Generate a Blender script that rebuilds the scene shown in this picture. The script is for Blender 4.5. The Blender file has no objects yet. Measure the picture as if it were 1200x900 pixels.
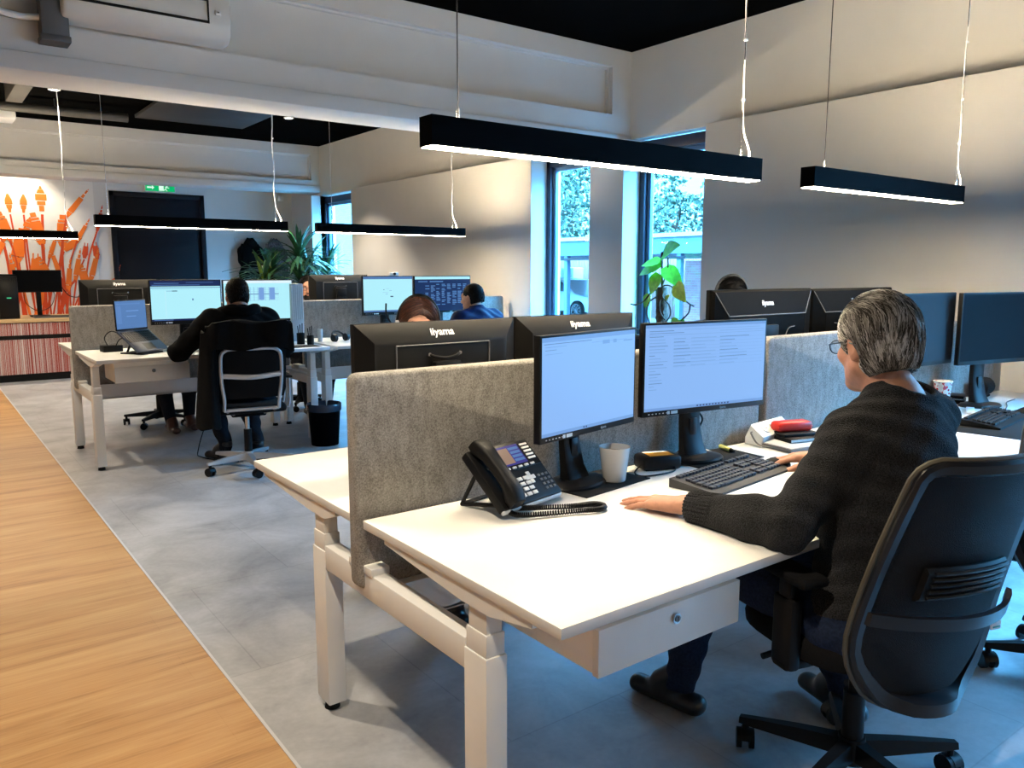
import bpy, bmesh, math, random
import numpy as np
from math import sin, cos, pi, radians, sqrt, atan2
from mathutils import Vector, Matrix, Euler

random.seed(7)
SC = bpy.context.scene
COL = SC.collection

# ---------------------------------------------------------------- camera, world, light, exposure
cam_data = bpy.data.cameras.new('camera')
cam = bpy.data.objects.new('camera', cam_data)
COL.objects.link(cam)
cam.location = (0, 0, 1.45)
cam.rotation_euler = (radians(90 - 8.106), 0, radians(-36.9))
cam_data.sensor_width = 36
cam_data.sensor_fit = 'HORIZONTAL'
cam_data.lens = 935 / 1200 * 36
cam_data.clip_start = 0.02
SC.camera = cam

SC.view_settings.view_transform = 'Standard'
SC.view_settings.look = 'None'
SC.view_settings.exposure = 0.0
SC.view_settings.gamma = 1.0
SC.view_settings.use_curve_mapping = False
SC.cycles.use_denoising = True
SC.cycles.max_bounces = 8
SC.cycles.diffuse_bounces = 4
SC.cycles.glossy_bounces = 3
SC.cycles.transmission_bounces = 6
SC.cycles.transparent_max_bounces = 8
SC.cycles.sample_clamp_indirect = 6.0
SC.cycles.caustics_reflective = False
SC.cycles.caustics_refractive = False

SKY = (0.12, 0.50, 1.0)
SKY_STRENGTH = 9.0
SKY_ZENITH = 105.0
LAMP_DOWN = 125.0
LAMP_UP = 230.0
LAMP_COL = (1.0, 0.83, 0.57)
SPOT_W = 270.0

world = bpy.data.worlds.new('sky')
SC.world = world
world.use_nodes = True
wn = world.node_tree.nodes
wn['Background'].inputs[0].default_value = (*SKY, 1)
wl = world.node_tree.links
# overcast sky: much brighter overhead than at the horizon
_tc = wn.new('ShaderNodeTexCoord'); _sx = wn.new('ShaderNodeSeparateXYZ'); _mr = wn.new('ShaderNodeMapRange')
_mr.inputs['From Min'].default_value = 0.16; _mr.inputs['From Max'].default_value = 0.60
_mr.inputs['To Min'].default_value = SKY_STRENGTH; _mr.inputs['To Max'].default_value = SKY_ZENITH
wl.new(_tc.outputs['Generated'], _sx.inputs[0]); wl.new(_sx.outputs['Z'], _mr.inputs['Value']); wl.new(_mr.outputs[0], wn['Background'].inputs[1])

def window_portal(x, y0, y1, z0, z1):
    """sky portal lying in a window of the right wall"""
    d = bpy.data.lights.new('window_daylight', 'AREA')
    d.shape = 'RECTANGLE'
    d.size = y1 - y0
    d.size_y = z1 - z0
    d.cycles.is_portal = True
    o = bpy.data.objects.new('window_daylight', d)
    COL.objects.link(o)
    o.location = (x, (y0 + y1) / 2, (z0 + z1) / 2)
    o.rotation_euler = (radians(90), 0, radians(90))     # looks to -X, into the room
    return o

XW, XU, XG = 5.20, 5.35, 5.44        # panel face, upper wall face, window plane
ZC = 3.38
WINDOWS = [(10.79, 12.20, 0.55, 2.60), (5.71, 6.60, 0.55, 2.60), (4.35, 5.265, 0.55, 2.60), (-1.50, 1.10, 0.30, 2.60)]
for (a, b, c, d) in WINDOWS:
    window_portal(XG + 0.12, a, b, c, d)

def ceiling_spot(x, y, w=SPOT_W, angle=95, blend=0.5, col=(1.0, 0.86, 0.66), r=0.04):
    d = bpy.data.lights.new('downlight', 'SPOT')
    d.energy = w
    d.color = col
    d.spot_size = radians(angle)
    d.spot_blend = blend
    d.shadow_soft_size = r
    o = bpy.data.objects.new('downlight', d)
    COL.objects.link(o)
    o.location = (x, y, ZC - 0.06)
    return o
SPOTS = [(0.05, 0.9), (0.2, 3.6), (-0.12, 6.3), (1.43, 10.1), (4.06, 10.15), (0.1, 12.95), (1.3, 12.95)]
for (x, y) in SPOTS:
    ceiling_spot(x, y, 170.0 if y > 12 else SPOT_W)

# ---------------------------------------------------------------- materials
def nodes_of(name):
    m = bpy.data.materials.new(name)
    m.use_nodes = True
    nt = m.node_tree
    return m, nt, nt.nodes['Principled BSDF']

def mat(name, col, rough=0.5, metal=0.0, var=0.0, scale=12.0, bump=0.0, bscale=None, stretch=(1, 1, 1), spec=0.5, sheen=0.0, coat=0.0):
    """principled surface; noise in object space varies its colour and its relief"""
    m, nt, p = nodes_of(name)
    p.inputs['Base Color'].default_value = (*col, 1)
    p.inputs['Roughness'].default_value = rough
    p.inputs['Metallic'].default_value = metal
    p.inputs['Specular IOR Level'].default_value = spec
    p.inputs['Sheen Weight'].default_value = sheen
    p.inputs['Coat Weight'].default_value = coat
    tc = nt.nodes.new('ShaderNodeTexCoord')
    mp = nt.nodes.new('ShaderNodeMapping')
    mp.inputs['Scale'].default_value = stretch
    nt.links.new(tc.outputs['Object'], mp.inputs['Vector'])
    nz = nt.nodes.new('ShaderNodeTexNoise')
    nz.inputs['Scale'].default_value = scale
    nz.inputs['Detail'].default_value = 5
    nt.links.new(mp.outputs[0], nz.inputs['Vector'])
    rp = nt.nodes.new('ShaderNodeValToRGB')
    v = max(var, 0.02)
    rp.color_ramp.elements[0].position = 0.3
    rp.color_ramp.elements[1].position = 0.7
    rp.color_ramp.elements[0].color = (*[c * (1 - v) for c in col], 1)
    rp.color_ramp.elements[1].color = (*[min(1, c * (1 + v)) for c in col], 1)
    nt.links.new(nz.outputs['Fac'], rp.inputs['Fac'])
    nt.links.new(rp.outputs['Color'], p.inputs['Base Color'])
    if bump:
        nb = nz
        if bscale:
            nb = nt.nodes.new('ShaderNodeTexNoise')
            nb.inputs['Scale'].default_value = bscale
            nb.inputs['Detail'].default_value = 3
            nt.links.new(mp.outputs[0], nb.inputs['Vector'])
        b = nt.nodes.new('ShaderNodeBump')
        b.inputs['Strength'].default_value = bump
        b.inputs['Distance'].default_value = 0.01
        nt.links.new(nb.outputs['Fac'], b.inputs['Height'])
        nt.links.new(b.outputs[0], p.inputs['Normal'])
    return m

def emis(name, col, s):
    m, nt, p = nodes_of(name)
    p.inputs['Base Color'].default_value = (.004, .004, .004, 1)
    p.inputs['Specular IOR Level'].default_value = 0.1
    p.inputs['Emission Color'].default_value = (*col, 1)
    p.inputs['Emission Strength'].default_value = s
    p.inputs['Roughness'].default_value = 0.35
    return m

def srgb(r, g, b):
    return tuple(((c / 255) / 12.92 if c / 255 <= 0.04045 else ((c / 255 + 0.055) / 1.055) ** 2.4) for c in (r, g, b))

M = {}
M['wall'] = mat('wall paint', (0.72, 0.70, 0.67), 0.9, var=0.02, scale=3, bump=0.03, bscale=300)
M['panel'] = mat('wall lining paint', (0.73, 0.70, 0.66), 0.85, var=0.02, scale=3, bump=0.03, bscale=300)
M['mural_wall'] = mat('bright white wall paint', (0.86, 0.84, 0.80), 0.9)
M['beam'] = mat('painted concrete beam', (0.60, 0.58, 0.56), 0.85, var=0.03, scale=2.5, bump=0.05, bscale=90)
M['ceil'] = mat('black ceiling paint', (0.003, 0.003, 0.003), 0.9, spec=0.0)
M['duct'] = mat('dark duct metal', (0.008, 0.0075, 0.007), 0.6, var=0.1)
M['ductlite'] = mat('grey duct metal', (0.035, 0.033, 0.031), 0.6, var=0.1)
M['white'] = mat('white laminate', (0.84, 0.83, 0.80), 0.38, var=0.01)
M['edge'] = mat('white laminate edge', (0.66, 0.64, 0.62), 0.5, var=0.01)
M['wmetal'] = mat('white powder-coated steel', (0.74, 0.73, 0.71), 0.45, var=0.01)
M['chrome'] = mat('brushed metal', (0.55, 0.55, 0.56), 0.25, 1.0)
M['alu'] = mat('pale grey coated aluminium', (0.50, 0.50, 0.52), 0.35, 0.6)
M['black'] = mat('matte black plastic', (0.004, 0.004, 0.0045), 0.5, var=0.1, spec=0.2)
M['blackgloss'] = mat('satin black plastic', (0.007, 0.007, 0.008), 0.3, spec=0.2)
M['blackmetal'] = mat('black coated metal', (0.002, 0.002, 0.0025), 0.5, spec=0.02)
M['monback'] = mat('dark brushed plastic', (0.0045, 0.004, 0.0035), 0.4, var=0.15, scale=60, stretch=(.1, 1, 1), spec=0.3)
M['monmatte'] = mat('matte dark plastic', (0.0022, 0.0021, 0.002), 0.65, spec=0.05)
M['logo'] = mat('silver lettering', (0.75, 0.75, 0.76), 0.4)
M['rubber'] = mat('black rubber', (0.006, 0.006, 0.006), 0.8, spec=0.2)
M['grey_plastic'] = mat('grey plastic', (0.12, 0.12, 0.125), 0.45)
M['grey_dark'] = mat('dark grey plastic', (0.035, 0.035, 0.036), 0.5, spec=0.25)
M['lightgrey'] = mat('light grey plastic', (0.55, 0.55, 0.56), 0.45)
M['white_plastic'] = mat('white plastic', (0.78, 0.78, 0.77), 0.35)
M['ceramic'] = mat('white ceramic', (0.82, 0.80, 0.76), 0.18, coat=0.4)
M['coffee'] = mat('milky coffee', (0.22, 0.13, 0.07), 0.2)
M['red'] = mat('red case', (0.62, 0.02, 0.012), 0.35, var=0.05)
M['orange'] = mat('orange label', (0.85, 0.33, 0.02), 0.5)
M['yellow'] = mat('pale yellow plastic', (0.78, 0.70, 0.22), 0.5)
M['paper'] = mat('paper', (0.80, 0.80, 0.78), 0.8)
M['mesh'] = mat('black mesh fabric', (0.006, 0.006, 0.007), 0.75, var=0.25, scale=420, bump=0.5, spec=0.2)
M['cushion'] = mat('black woven fabric', (0.005, 0.005, 0.006), 0.9, var=0.2, scale=250, bump=0.3, spec=0.15)
M['khaki'] = mat('olive grey piping', (0.07, 0.06, 0.04), 0.6, var=0.1)
M['skin'] = mat('skin', (0.56, 0.27, 0.17), 0.5, var=0.10, scale=55, bump=0.10, bscale=160)
M['lips'] = mat('lips', (0.42, 0.15, 0.11), 0.45, var=.05)
M['hair_dark'] = mat('dark brown hair', (0.007, 0.0045, 0.0035), 0.55, spec=0.15, var=0.4, scale=60, stretch=(4, 4, .5), bump=0.4)
M['hair_red'] = mat('auburn hair', (0.035, 0.010, 0.006), 0.45, var=0.5, scale=70, stretch=(6, 1, 1), bump=0.4)
M['hair_black'] = mat('black hair', (0.004, 0.0035, 0.0035), 0.55, spec=0.12, var=0.3, scale=90, bump=0.4)
M['sweater'] = mat('charcoal wool knit', (0.019, 0.019, 0.021), 0.95, var=0.85, scale=300, bump=0.8, sheen=0.06, spec=0.1)
M['blackcloth'] = mat('black cloth', (0.003, 0.003, 0.0035), 0.9, var=0.2, scale=40, bump=0.2, spec=0.1)
M['navy'] = mat('navy jacket', (0.010, 0.016, 0.06), 0.6, var=0.2, scale=30, bump=0.2, spec=0.1)
M['jeans'] = mat('dark blue denim', (0.014, 0.022, 0.048), 0.85, var=0.3, scale=120, bump=0.3, spec=0.1)
M['trousers'] = mat('dark trousers', (0.010, 0.011, 0.016), 0.85, var=0.2, scale=60, spec=0.1)
M['shoe'] = mat('black leather', (0.008, 0.008, 0.009), 0.35)
M['brownshoe'] = mat('red brown leather', (0.07, 0.02, 0.012), 0.4)
M['eye'] = mat('eye', (0.8, 0.78, 0.75), 0.15)
M['glassframe'] = mat('dark spectacle frame', (0.012, 0.012, 0.016), 0.3)
M['leaf'] = mat('bright green leaf', (0.13, 0.48, 0.03), 0.35, var=0.3, scale=25)
M['leafyellow'] = mat('yellow green leaf', (0.45, 0.60, 0.06), 0.4, var=0.3, scale=25)
M['blade'] = mat('dark green strap leaf', (0.035, 0.10, 0.035), 0.4, var=0.5, scale=14)
M['bladelite'] = mat('yellow green strap leaf', (0.28, 0.34, 0.04), 0.4, var=0.3, scale=14)
M['bark'] = mat('brown bark', (0.055, 0.028, 0.015), 0.9, var=0.5, scale=40, bump=0.7)
M['terracotta'] = mat('terracotta', (0.28, 0.10, 0.05), 0.7, var=0.1)
M['doorblack'] = mat('black door paint', (0.006, 0.0065, 0.010), 0.55, spec=0.2)
M['frame_dark'] = mat('dark blue grey window frame', (0.012, 0.020, 0.045), 0.45)
M['oak'] = mat('oak veneer', (0.55, 0.36, 0.17), 0.5, var=0.2, scale=8, stretch=(1, 12, 12))
M['muralorange'] = mat('orange mural paint', (0.88, 0.19, 0.012), 0.7, var=0.12, scale=2)
M['muralred'] = mat('red orange mural paint', (0.66, 0.065, 0.006), 0.7, var=0.15, scale=4)
M['ac'] = mat('white air conditioner plastic', (0.60, 0.57, 0.53), 0.45)
M['trunk'] = mat('dark grey cable trunking', (0.07, 0.07, 0.075), 0.55)
M['lampdown'] = emis('lamp diffuser', LAMP_COL, LAMP_DOWN)
M['lampup'] = emis('lamp upper diffuser', LAMP_COL, LAMP_UP)
M['spotglow'] = emis('downlight glow', (1, .9, .75), 25)
M['exit'] = emis('exit sign green', (0.0, 0.52, 0.16), 0.9)
M['exitwhite'] = emis('exit sign white', (0.75, 1.0, 0.85), 1.0)
M['led'] = emis('small green led', (0.1, 0.9, 0.4), 0.9)
# screens
M['scr_blue'] = emis('screen pale blue', srgb(140, 184, 244), 1.0)
M['scr_cyan'] = emis('screen pale cyan', srgb(178, 240, 252), 1.0)
M['scr_line'] = emis('screen grey text', srgb(92, 130, 186), 1.0)
M['scr_line2'] = emis('screen faint text', srgb(118, 160, 220), 1.0)
M['scr_dark'] = emis('screen navy', srgb(24, 40, 86), 1.0)
M['scr_mid'] = emis('screen steel blue', srgb(84, 122, 176), 1.0)
M['scr_white'] = emis('screen white', srgb(225, 245, 255), 1.0)
M['scr_icon'] = emis('screen icon dark', srgb(40, 60, 110), 1.0)
M['scr_pink'] = emis('phone screen photo', srgb(170, 140, 120), 0.8)
M['scr_violet'] = emis('phone screen menu', srgb(70, 66, 150), 0.8)
M['scr_off'] = mat('switched-off screen', (0.008, 0.008, 0.009), .45, spec=0.02)
M['scr_grey'] = mat('grey matte switched-off screen', (0.030, 0.030, 0.033), .5, spec=0.08)

def felt():
    m, nt, p = nodes_of('grey felt')
    tc = nt.nodes.new('ShaderNodeTexCoord')
    n1 = nt.nodes.new('ShaderNodeTexNoise'); n1.inputs['Scale'].default_value = 210; n1.inputs['Detail'].default_value = 8
    n1.inputs['Roughness'].default_value = .75
    n2 = nt.nodes.new('ShaderNodeTexNoise'); n2.inputs['Scale'].default_value = 35; n2.inputs['Detail'].default_value = 3
    mp = nt.nodes.new('ShaderNodeMapping'); mp.inputs['Scale'].default_value = (1, 1, .35)
    nt.links.new(tc.outputs['Object'], n1.inputs['Vector'])
    nt.links.new(tc.outputs['Object'], mp.inputs['Vector'])
    nt.links.new(mp.outputs[0], n2.inputs['Vector'])
    mx = nt.nodes.new('ShaderNodeMath'); mx.operation = 'MULTIPLY_ADD'
    mx.inputs[1].default_value = .78
    nt.links.new(n1.outputs['Fac'], mx.inputs[0])
    m2 = nt.nodes.new('ShaderNodeMath'); m2.operation = 'MULTIPLY'; m2.inputs[1].default_value = .22
    nt.links.new(n2.outputs['Fac'], m2.inputs[0])
    nt.links.new(m2.outputs[0], mx.inputs[2])
    r = nt.nodes.new('ShaderNodeValToRGB')
    r.color_ramp.elements[0].position = .38; r.color_ramp.elements[0].color = (0.13, 0.12, 0.11, 1)
    r.color_ramp.elements[1].position = .62; r.color_ramp.elements[1].color = (0.40, 0.38, 0.355, 1)
    nt.links.new(mx.outputs[0], r.inputs['Fac'])
    nt.links.new(r.outputs[0], p.inputs['Base Color'])
    p.inputs['Roughness'].default_value = .95
    b = nt.nodes.new('ShaderNodeBump'); b.inputs['Strength'].default_value = .35; b.inputs['Distance'].default_value = .004
    nt.links.new(n1.outputs['Fac'], b.inputs['Height'])
    nt.links.new(b.outputs[0], p.inputs['Normal'])
    return m
M['felt'] = felt()

def wood_floor():
    m, nt, p = nodes_of('oak plank flooring')
    N, L = nt.nodes.new, nt.links.new
    tc = N('ShaderNodeTexCoord')
    br = N('ShaderNodeTexBrick')
    br.inputs['Scale'].default_value = 1
    br.inputs['Brick Width'].default_value = 1.4
    br.inputs['Row Height'].default_value = .235
    br.inputs['Mortar Size'].default_value = .0010
    br.inputs['Color1'].default_value = (.47, .47, .47, 1)
    br.inputs['Color2'].default_value = (.55, .55, .55, 1)
    br.inputs['Mortar'].default_value = (.30, .30, .30, 1)
    L(tc.outputs['Object'], br.inputs['Vector'])
    mp = N('ShaderNodeMapping'); mp.inputs['Scale'].default_value = (.55, 7.0, 1)
    L(tc.outputs['Object'], mp.inputs['Vector'])
    n1 = N('ShaderNodeTexNoise'); n1.inputs['Scale'].default_value = 1.7; n1.inputs['Detail'].default_value = 8; n1.inputs['Roughness'].default_value = .6; n1.inputs['Distortion'].default_value = .6
    L(mp.outputs[0], n1.inputs['Vector'])
    mp2 = N('ShaderNodeMapping'); mp2.inputs['Scale'].default_value = (2.2, 60, 1)
    L(tc.outputs['Object'], mp2.inputs['Vector'])
    n2 = N('ShaderNodeTexNoise'); n2.inputs['Scale'].default_value = 2.0; n2.inputs['Detail'].default_value = 6
    L(mp2.outputs[0], n2.inputs['Vector'])
    a = N('ShaderNodeMath'); a.operation = 'MULTIPLY_ADD'; a.inputs[1].default_value = .62
    b = N('ShaderNodeMath'); b.operation = 'MULTIPLY'; b.inputs[1].default_value = .26
    c = N('ShaderNodeMath'); c.operation = 'MULTIPLY_ADD'; c.inputs[1].default_value = .22
    L(n2.outputs['Fac'], b.inputs[0]); L(n1.outputs['Fac'], a.inputs[0]); L(b.outputs[0], a.inputs[2])
    L(br.outputs['Color'], c.inputs[0]); L(a.outputs[0], c.inputs[2])
    r = N('ShaderNodeValToRGB')
    e = r.color_ramp.elements
    e[0].position = .36; e[0].color = (*srgb(134, 91, 52), 1)
    e[1].position = .70; e[1].color = (*srgb(198, 158, 108), 1)
    k = e.new(.52); k.color = (*srgb(180, 135, 85), 1)
    L(c.outputs[0], r.inputs['Fac'])
    L(r.outputs[0], p.inputs['Base Color'])
    p.inputs['Roughness'].default_value = .42
    bm_ = N('ShaderNodeBump'); bm_.inputs['Strength'].default_value = .12; bm_.inputs['Distance'].default_value = .004
    L(n2.outputs['Fac'], bm_.inputs['Height']); L(bm_.outputs[0], p.inputs['Normal'])
    return m
M['wood'] = wood_floor()

def tile_floor():
    m, nt, p = nodes_of('concrete look vinyl tiles')
    N, L = nt.nodes.new, nt.links.new
    tc = N('ShaderNodeTexCoord')
    br = N('ShaderNodeTexBrick')
    br.offset = 0.5
    br.inputs['Scale'].default_value = 1
    br.inputs['Brick Width'].default_value = 0.92
    br.inputs['Row Height'].default_value = 0.92
    br.inputs['Mortar Size'].default_value = .0028
    br.inputs['Mortar Smooth'].default_value = .2
    br.inputs['Color1'].default_value = (.47, .47, .47, 1)
    br.inputs['Color2'].default_value = (.56, .56, .56, 1)
    br.inputs['Mortar'].default_value = (.26, .26, .26, 1)
    L(tc.outputs['Object'], br.inputs['Vector'])
    n1 = N('ShaderNodeTexNoise'); n1.inputs['Scale'].default_value = 2.6; n1.inputs['Detail'].default_value = 7; n1.inputs['Roughness'].default_value = .62; n1.inputs['Distortion'].default_value = .5
    L(tc.outputs['Object'], n1.inputs['Vector'])
    n2 = N('ShaderNodeTexNoise'); n2.inputs['Scale'].default_value = 45; n2.inputs['Detail'].default_value = 4
    L(tc.outputs['Object'], n2.inputs['Vector'])
    a = N('ShaderNodeMath'); a.operation = 'MULTIPLY_ADD'; a.inputs[1].default_value = .65
    b = N('ShaderNodeMath'); b.operation = 'MULTIPLY'; b.inputs[1].default_value = .10
    c = N('ShaderNodeMath'); c.operation = 'MULTIPLY_ADD'; c.inputs[1].default_value = .30
    L(n2.outputs['Fac'], b.inputs[0]); L(n1.outputs['Fac'], a.inputs[0]); L(b.outputs[0], a.inputs[2])
    L(br.outputs['Color'], c.inputs[0]); L(a.outputs[0], c.inputs[2])
    r = N('ShaderNodeValToRGB')
    e = r.color_ramp.elements
    e[0].position = .36; e[0].color = (.20, .20, .205, 1)
    e[1].position = .70; e[1].color = (.50, .50, .51, 1)
    L(c.outputs[0], r.inputs['Fac'])
    L(r.outputs[0], p.inputs['Base Color'])
    p.inputs['Roughness'].default_value = .40
    return m
M['tile'] = tile_floor()

def stripes():
    m, nt, p = nodes_of('red and white barcode stripes')
    N, L = nt.nodes.new, nt.links.new
    tc = N('ShaderNodeTexCoord')
    mp = N('ShaderNodeMapping'); mp.inputs['Scale'].default_value = (1, 0, 0)
    L(tc.outputs['Object'], mp.inputs['Vector'])
    n = N('ShaderNodeTexNoise'); n.inputs['Scale'].default_value = 26; n.inputs['Detail'].default_value = 4; n.inputs['Roughness'].default_value = .75
    L(mp.outputs[0], n.inputs['Vector'])
    r = N('ShaderNodeValToRGB'); r.color_ramp.interpolation = 'CONSTANT'
    e = r.color_ramp.elements
    W, RD = (.58, .56, .56, 1), (.30, .030, .014, 1)
    e[0].position = 0; e[0].color = W
    e[1].position = .42; e[1].color = RD
    for pos, c in ((.47, W), (.50, RD), (.54, (.14, .012, .01, 1)), (.57, W), (.63, RD)):
        k = e.new(pos); k.color = c
    L(n.outputs['Fac'], r.inputs['Fac'])
    L(r.outputs[0], p.inputs['Base Color'])
    p.inputs['Roughness'].default_value = .5
    return m
M['stripes'] = stripes()

def bricks(name, c1, c2, mortar):
    m, nt, p = nodes_of(name)
    N, L = nt.nodes.new, nt.links.new
    tc = N('ShaderNodeTexCoord')
    mp = N('ShaderNodeMapping'); mp.inputs['Rotation'].default_value = (radians(90), 0, radians(90))
    L(tc.outputs['Object'], mp.inputs['Vector'])
    br = N('ShaderNodeTexBrick')
    br.inputs['Scale'].default_value = 1
    br.inputs['Brick Width'].default_value = .22
    br.inputs['Row Height'].default_value = .066
    br.inputs['Mortar Size'].default_value = .007
    br.inputs['Color1'].default_value = (*c1, 1); br.inputs['Color2'].default_value = (*c2, 1); br.inputs['Mortar'].default_value = (*mortar, 1)
    sep = N('ShaderNodeSeparateXYZ'); cmb = N('ShaderNodeCombineXYZ')
    L(tc.outputs['Object'], sep.inputs[0]); L(sep.outputs['Y'], cmb.inputs['X']); L(sep.outputs['Z'], cmb.inputs['Y'])
    L(cmb.outputs[0], br.inputs['Vector'])
    L(br.outputs['Color'], p.inputs['Base Color'])
    p.inputs['Roughness'].default_value = .85
    return m

def glass_mat():
    m, nt, p = nodes_of('window glass')
    p.inputs['Base Color'].default_value = (1, 1, 1, 1)
    p.inputs['Roughness'].default_value = 0.0
    p.inputs['IOR'].default_value = 1.1
    p.inputs['Transmission Weight'].default_value = 1.0
    p.inputs['Specular IOR Level'].default_value = 0.15
    # thin pane: straight-through transparency mixed with a weak gloss
    nt.nodes.remove(p)
    out = nt.nodes['Material Output']
    t = nt.nodes.new('ShaderNodeBsdfTransparent'); t.inputs[0].default_value = (.97, .99, 1, 1)
    g = nt.nodes.new('ShaderNodeBsdfGlossy'); g.inputs['Roughness'].default_value = .02
    mx = nt.nodes.new('ShaderNodeMixShader'); mx.inputs[0].default_value = .04
    nt.links.new(t.outputs[0], mx.inputs[1]); nt.links.new(g.outputs[0], mx.inputs[2])
    nt.links.new(mx.outputs[0], out.inputs['Surface'])
    return m
M['glass'] = glass_mat()

# ---------------------------------------------------------------- mesh helpers
def V(*a): return Vector(a)

def box(bm, c, s, bevel=0.0, rot=None, mi=0, seg=2):
    """box of size s centred on c, with rounded edges"""
    r = bmesh.ops.create_cube(bm, size=1)
    vs = r['verts']
    bmesh.ops.scale(bm, vec=s, verts=vs)
    fs = list({f for v in vs for f in v.link_faces})
    for f in fs: f.material_index = mi
    if bevel:
        es = list({e for v in vs for e in v.link_edges})
        o = bmesh.ops.bevel(bm, geom=es, offset=min(bevel, min(s) * .49), segments=seg, profile=.5, affect='EDGES')
        vs = list({v for f in o['faces'] for v in f.verts} | {v for v in vs if v.is_valid})
        for f in o['faces']: f.material_index = mi
    if rot is not None:
        bmesh.ops.rotate(bm, cent=(0, 0, 0), matrix=rot, verts=vs)
    bmesh.ops.translate(bm, vec=c, verts=vs)
    return vs

def bx(bm, x0, x1, y0, y1, z0, z1, bevel=0.0, mi=0):
    return box(bm, ((x0 + x1) / 2, (y0 + y1) / 2, (z0 + z1) / 2), (abs(x1 - x0), abs(y1 - y0), abs(z1 - z0)), bevel, mi=mi)

def ring_faces(bm, rings, close_ends=True, mi=0, closed_u=True):
    vr = [[bm.verts.new(p) for p in r] for r in rings]
    n = len(vr[0])
    for a, b in zip(vr, vr[1:]):
        for i in range(n if closed_u else n - 1):
            j = (i + 1) % n
            try:
                f = bm.faces.new((a[i], a[j], b[j], b[i])); f.material_index = mi
            except ValueError: pass
    if close_ends:
        for r, fl in ((vr[0], True), (vr[-1], False)):
            try:
                f = bm.faces.new(list(reversed(r)) if fl else r); f.material_index = mi
            except ValueError: pass
    return vr

def frame_of(d, up=None):
    d = Vector(d).normalized()
    u = Vector(up) if up else (Vector((0, 0, 1)) if abs(d.z) < .9 else Vector((1, 0, 0)))
    a = d.cross(u).normalized()
    b = a.cross(d).normalized()
    return d, a, b

def cyl(bm, p0, p1, r0, r1=None, seg=16, mi=0):
    r1 = r0 if r1 is None else r1
    p0, p1 = Vector(p0), Vector(p1)
    d, a, b = frame_of(p1 - p0)
    rings = [[p + (a * cos(2 * pi * i / seg) + b * sin(2 * pi * i / seg)) * r for i in range(seg)] for p, r in ((p0, r0), (p1, r1))]
    ring_faces(bm, rings, mi=mi)

def tube(bm, pts, r, seg=8, closed=False, mi=0, flat=None, up=None):
    """tube swept along pts; r a number or one per point; flat=(wa,wb) makes the section an ellipse"""
    pts = [Vector(p) for p in pts]
    n = len(pts)
    rr = r if isinstance(r, (list, tuple)) else [r] * n
    rings = []
    pa = None
    for i in range(n):
        if closed: t = pts[(i + 1) % n] - pts[i - 1]
        else: t = pts[min(i + 1, n - 1)] - pts[max(i - 1, 0)]
        t.normalize()
        if pa is None or up is not None:
            t, a, b = frame_of(t, up)
        else:
            a = (pa - t * pa.dot(t)).normalized(); b = t.cross(a) * -1
            b = a.cross(t)
        pa = a
        wa, wb = flat if flat else (1, 1)
        rings.append([pts[i] + (a * cos(2 * pi * k / seg) * wa + b * sin(2 * pi * k / seg) * wb) * rr[i] for k in range(seg)])
    if closed: rings.append(rings[0])
    ring_faces(bm, rings, close_ends=not closed, mi=mi)
    if closed: bmesh.ops.remove_doubles(bm, verts=bm.verts, dist=1e-6)

def lathe(bm, prof, c=(0, 0, 0), seg=24, mi=0):
    rings = [[Vector((c[0] + r * cos(2 * pi * i / seg), c[1] + r * sin(2 * pi * i / seg), c[2] + z)) for i in range(seg)] for r, z in prof]
    ring_faces(bm, rings, mi=mi)

def prism(bm, poly, to3, thick, mi=0):
    """extrude the 2-D polygon poly; to3(u, v, w) places it, w from 0 to thick"""
    a = [bm.verts.new(to3(u, v, 0)) for u, v in poly]
    b = [bm.verts.new(to3(u, v, thick)) for u, v in poly]
    n = len(poly)
    for f in ([a, list(reversed(b))]):
        try: bm.faces.new(f).material_index = mi
        except ValueError: pass
    for i in range(n):
        bm.faces.new((a[i], b[i], b[(i + 1) % n], a[(i + 1) % n])).material_index = mi

def smooth_path(pts, n=8, closed=False):
    """Catmull-Rom through pts"""
    P = [Vector(p) for p in pts]
    out = []
    m = len(P)
    rng = range(m) if closed else range(m - 1)
    for i in rng:
        p0 = P[i - 1] if (closed or i > 0) else P[i] * 2 - P[i + 1]
        p1, p2 = P[i], P[(i + 1) % m]
        p3 = P[(i + 2) % m] if (closed or i + 2 < m) else P[i + 1] * 2 - P[i]
        for k in range(n):
            t = k / n
            out.append(.5 * ((2 * p1) + (p2 - p0) * t + (2 * p0 - 5 * p1 + 4 * p2 - p3) * t * t + (3 * p1 - p0 - 3 * p2 + p3) * t ** 3))
    if not closed: out.append(P[-1])
    return out

def obj(name, bm, mats, parent=None, loc=(0, 0, 0), rot=None, smooth=35, label=None):
    me = bpy.data.meshes.new(name)
    bmesh.ops.recalc_face_normals(bm, faces=bm.faces)
    bm.to_mesh(me)
    bm.free()
    if not isinstance(mats, (list, tuple)): mats = [mats]
    for m in mats: me.materials.append(m)
    if smooth:
        me.shade_smooth()
        me.set_sharp_from_angle(angle=radians(smooth))
    o = bpy.data.objects.new(name, me)
    COL.objects.link(o)
    o.location = loc
    if rot is not None: o.rotation_euler = rot
    if parent is not None: o.parent = parent
    if label: o['label'] = label
    return o

def tag(o, label, cat, group=None, kind=None):
    o['label'] = label
    o['category'] = cat
    if group: o['group'] = group
    if kind: o['kind'] = kind
    return o

def thing(name, label, cat, loc=(0, 0, 0), rotz=0.0, group=None):
    o = bpy.data.objects.new(name, None)
    o.empty_display_size = .1
    COL.objects.link(o)
    o.location = loc
    o.rotation_euler = (0, 0, rotz)
    return tag(o, label, cat, group)

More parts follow.
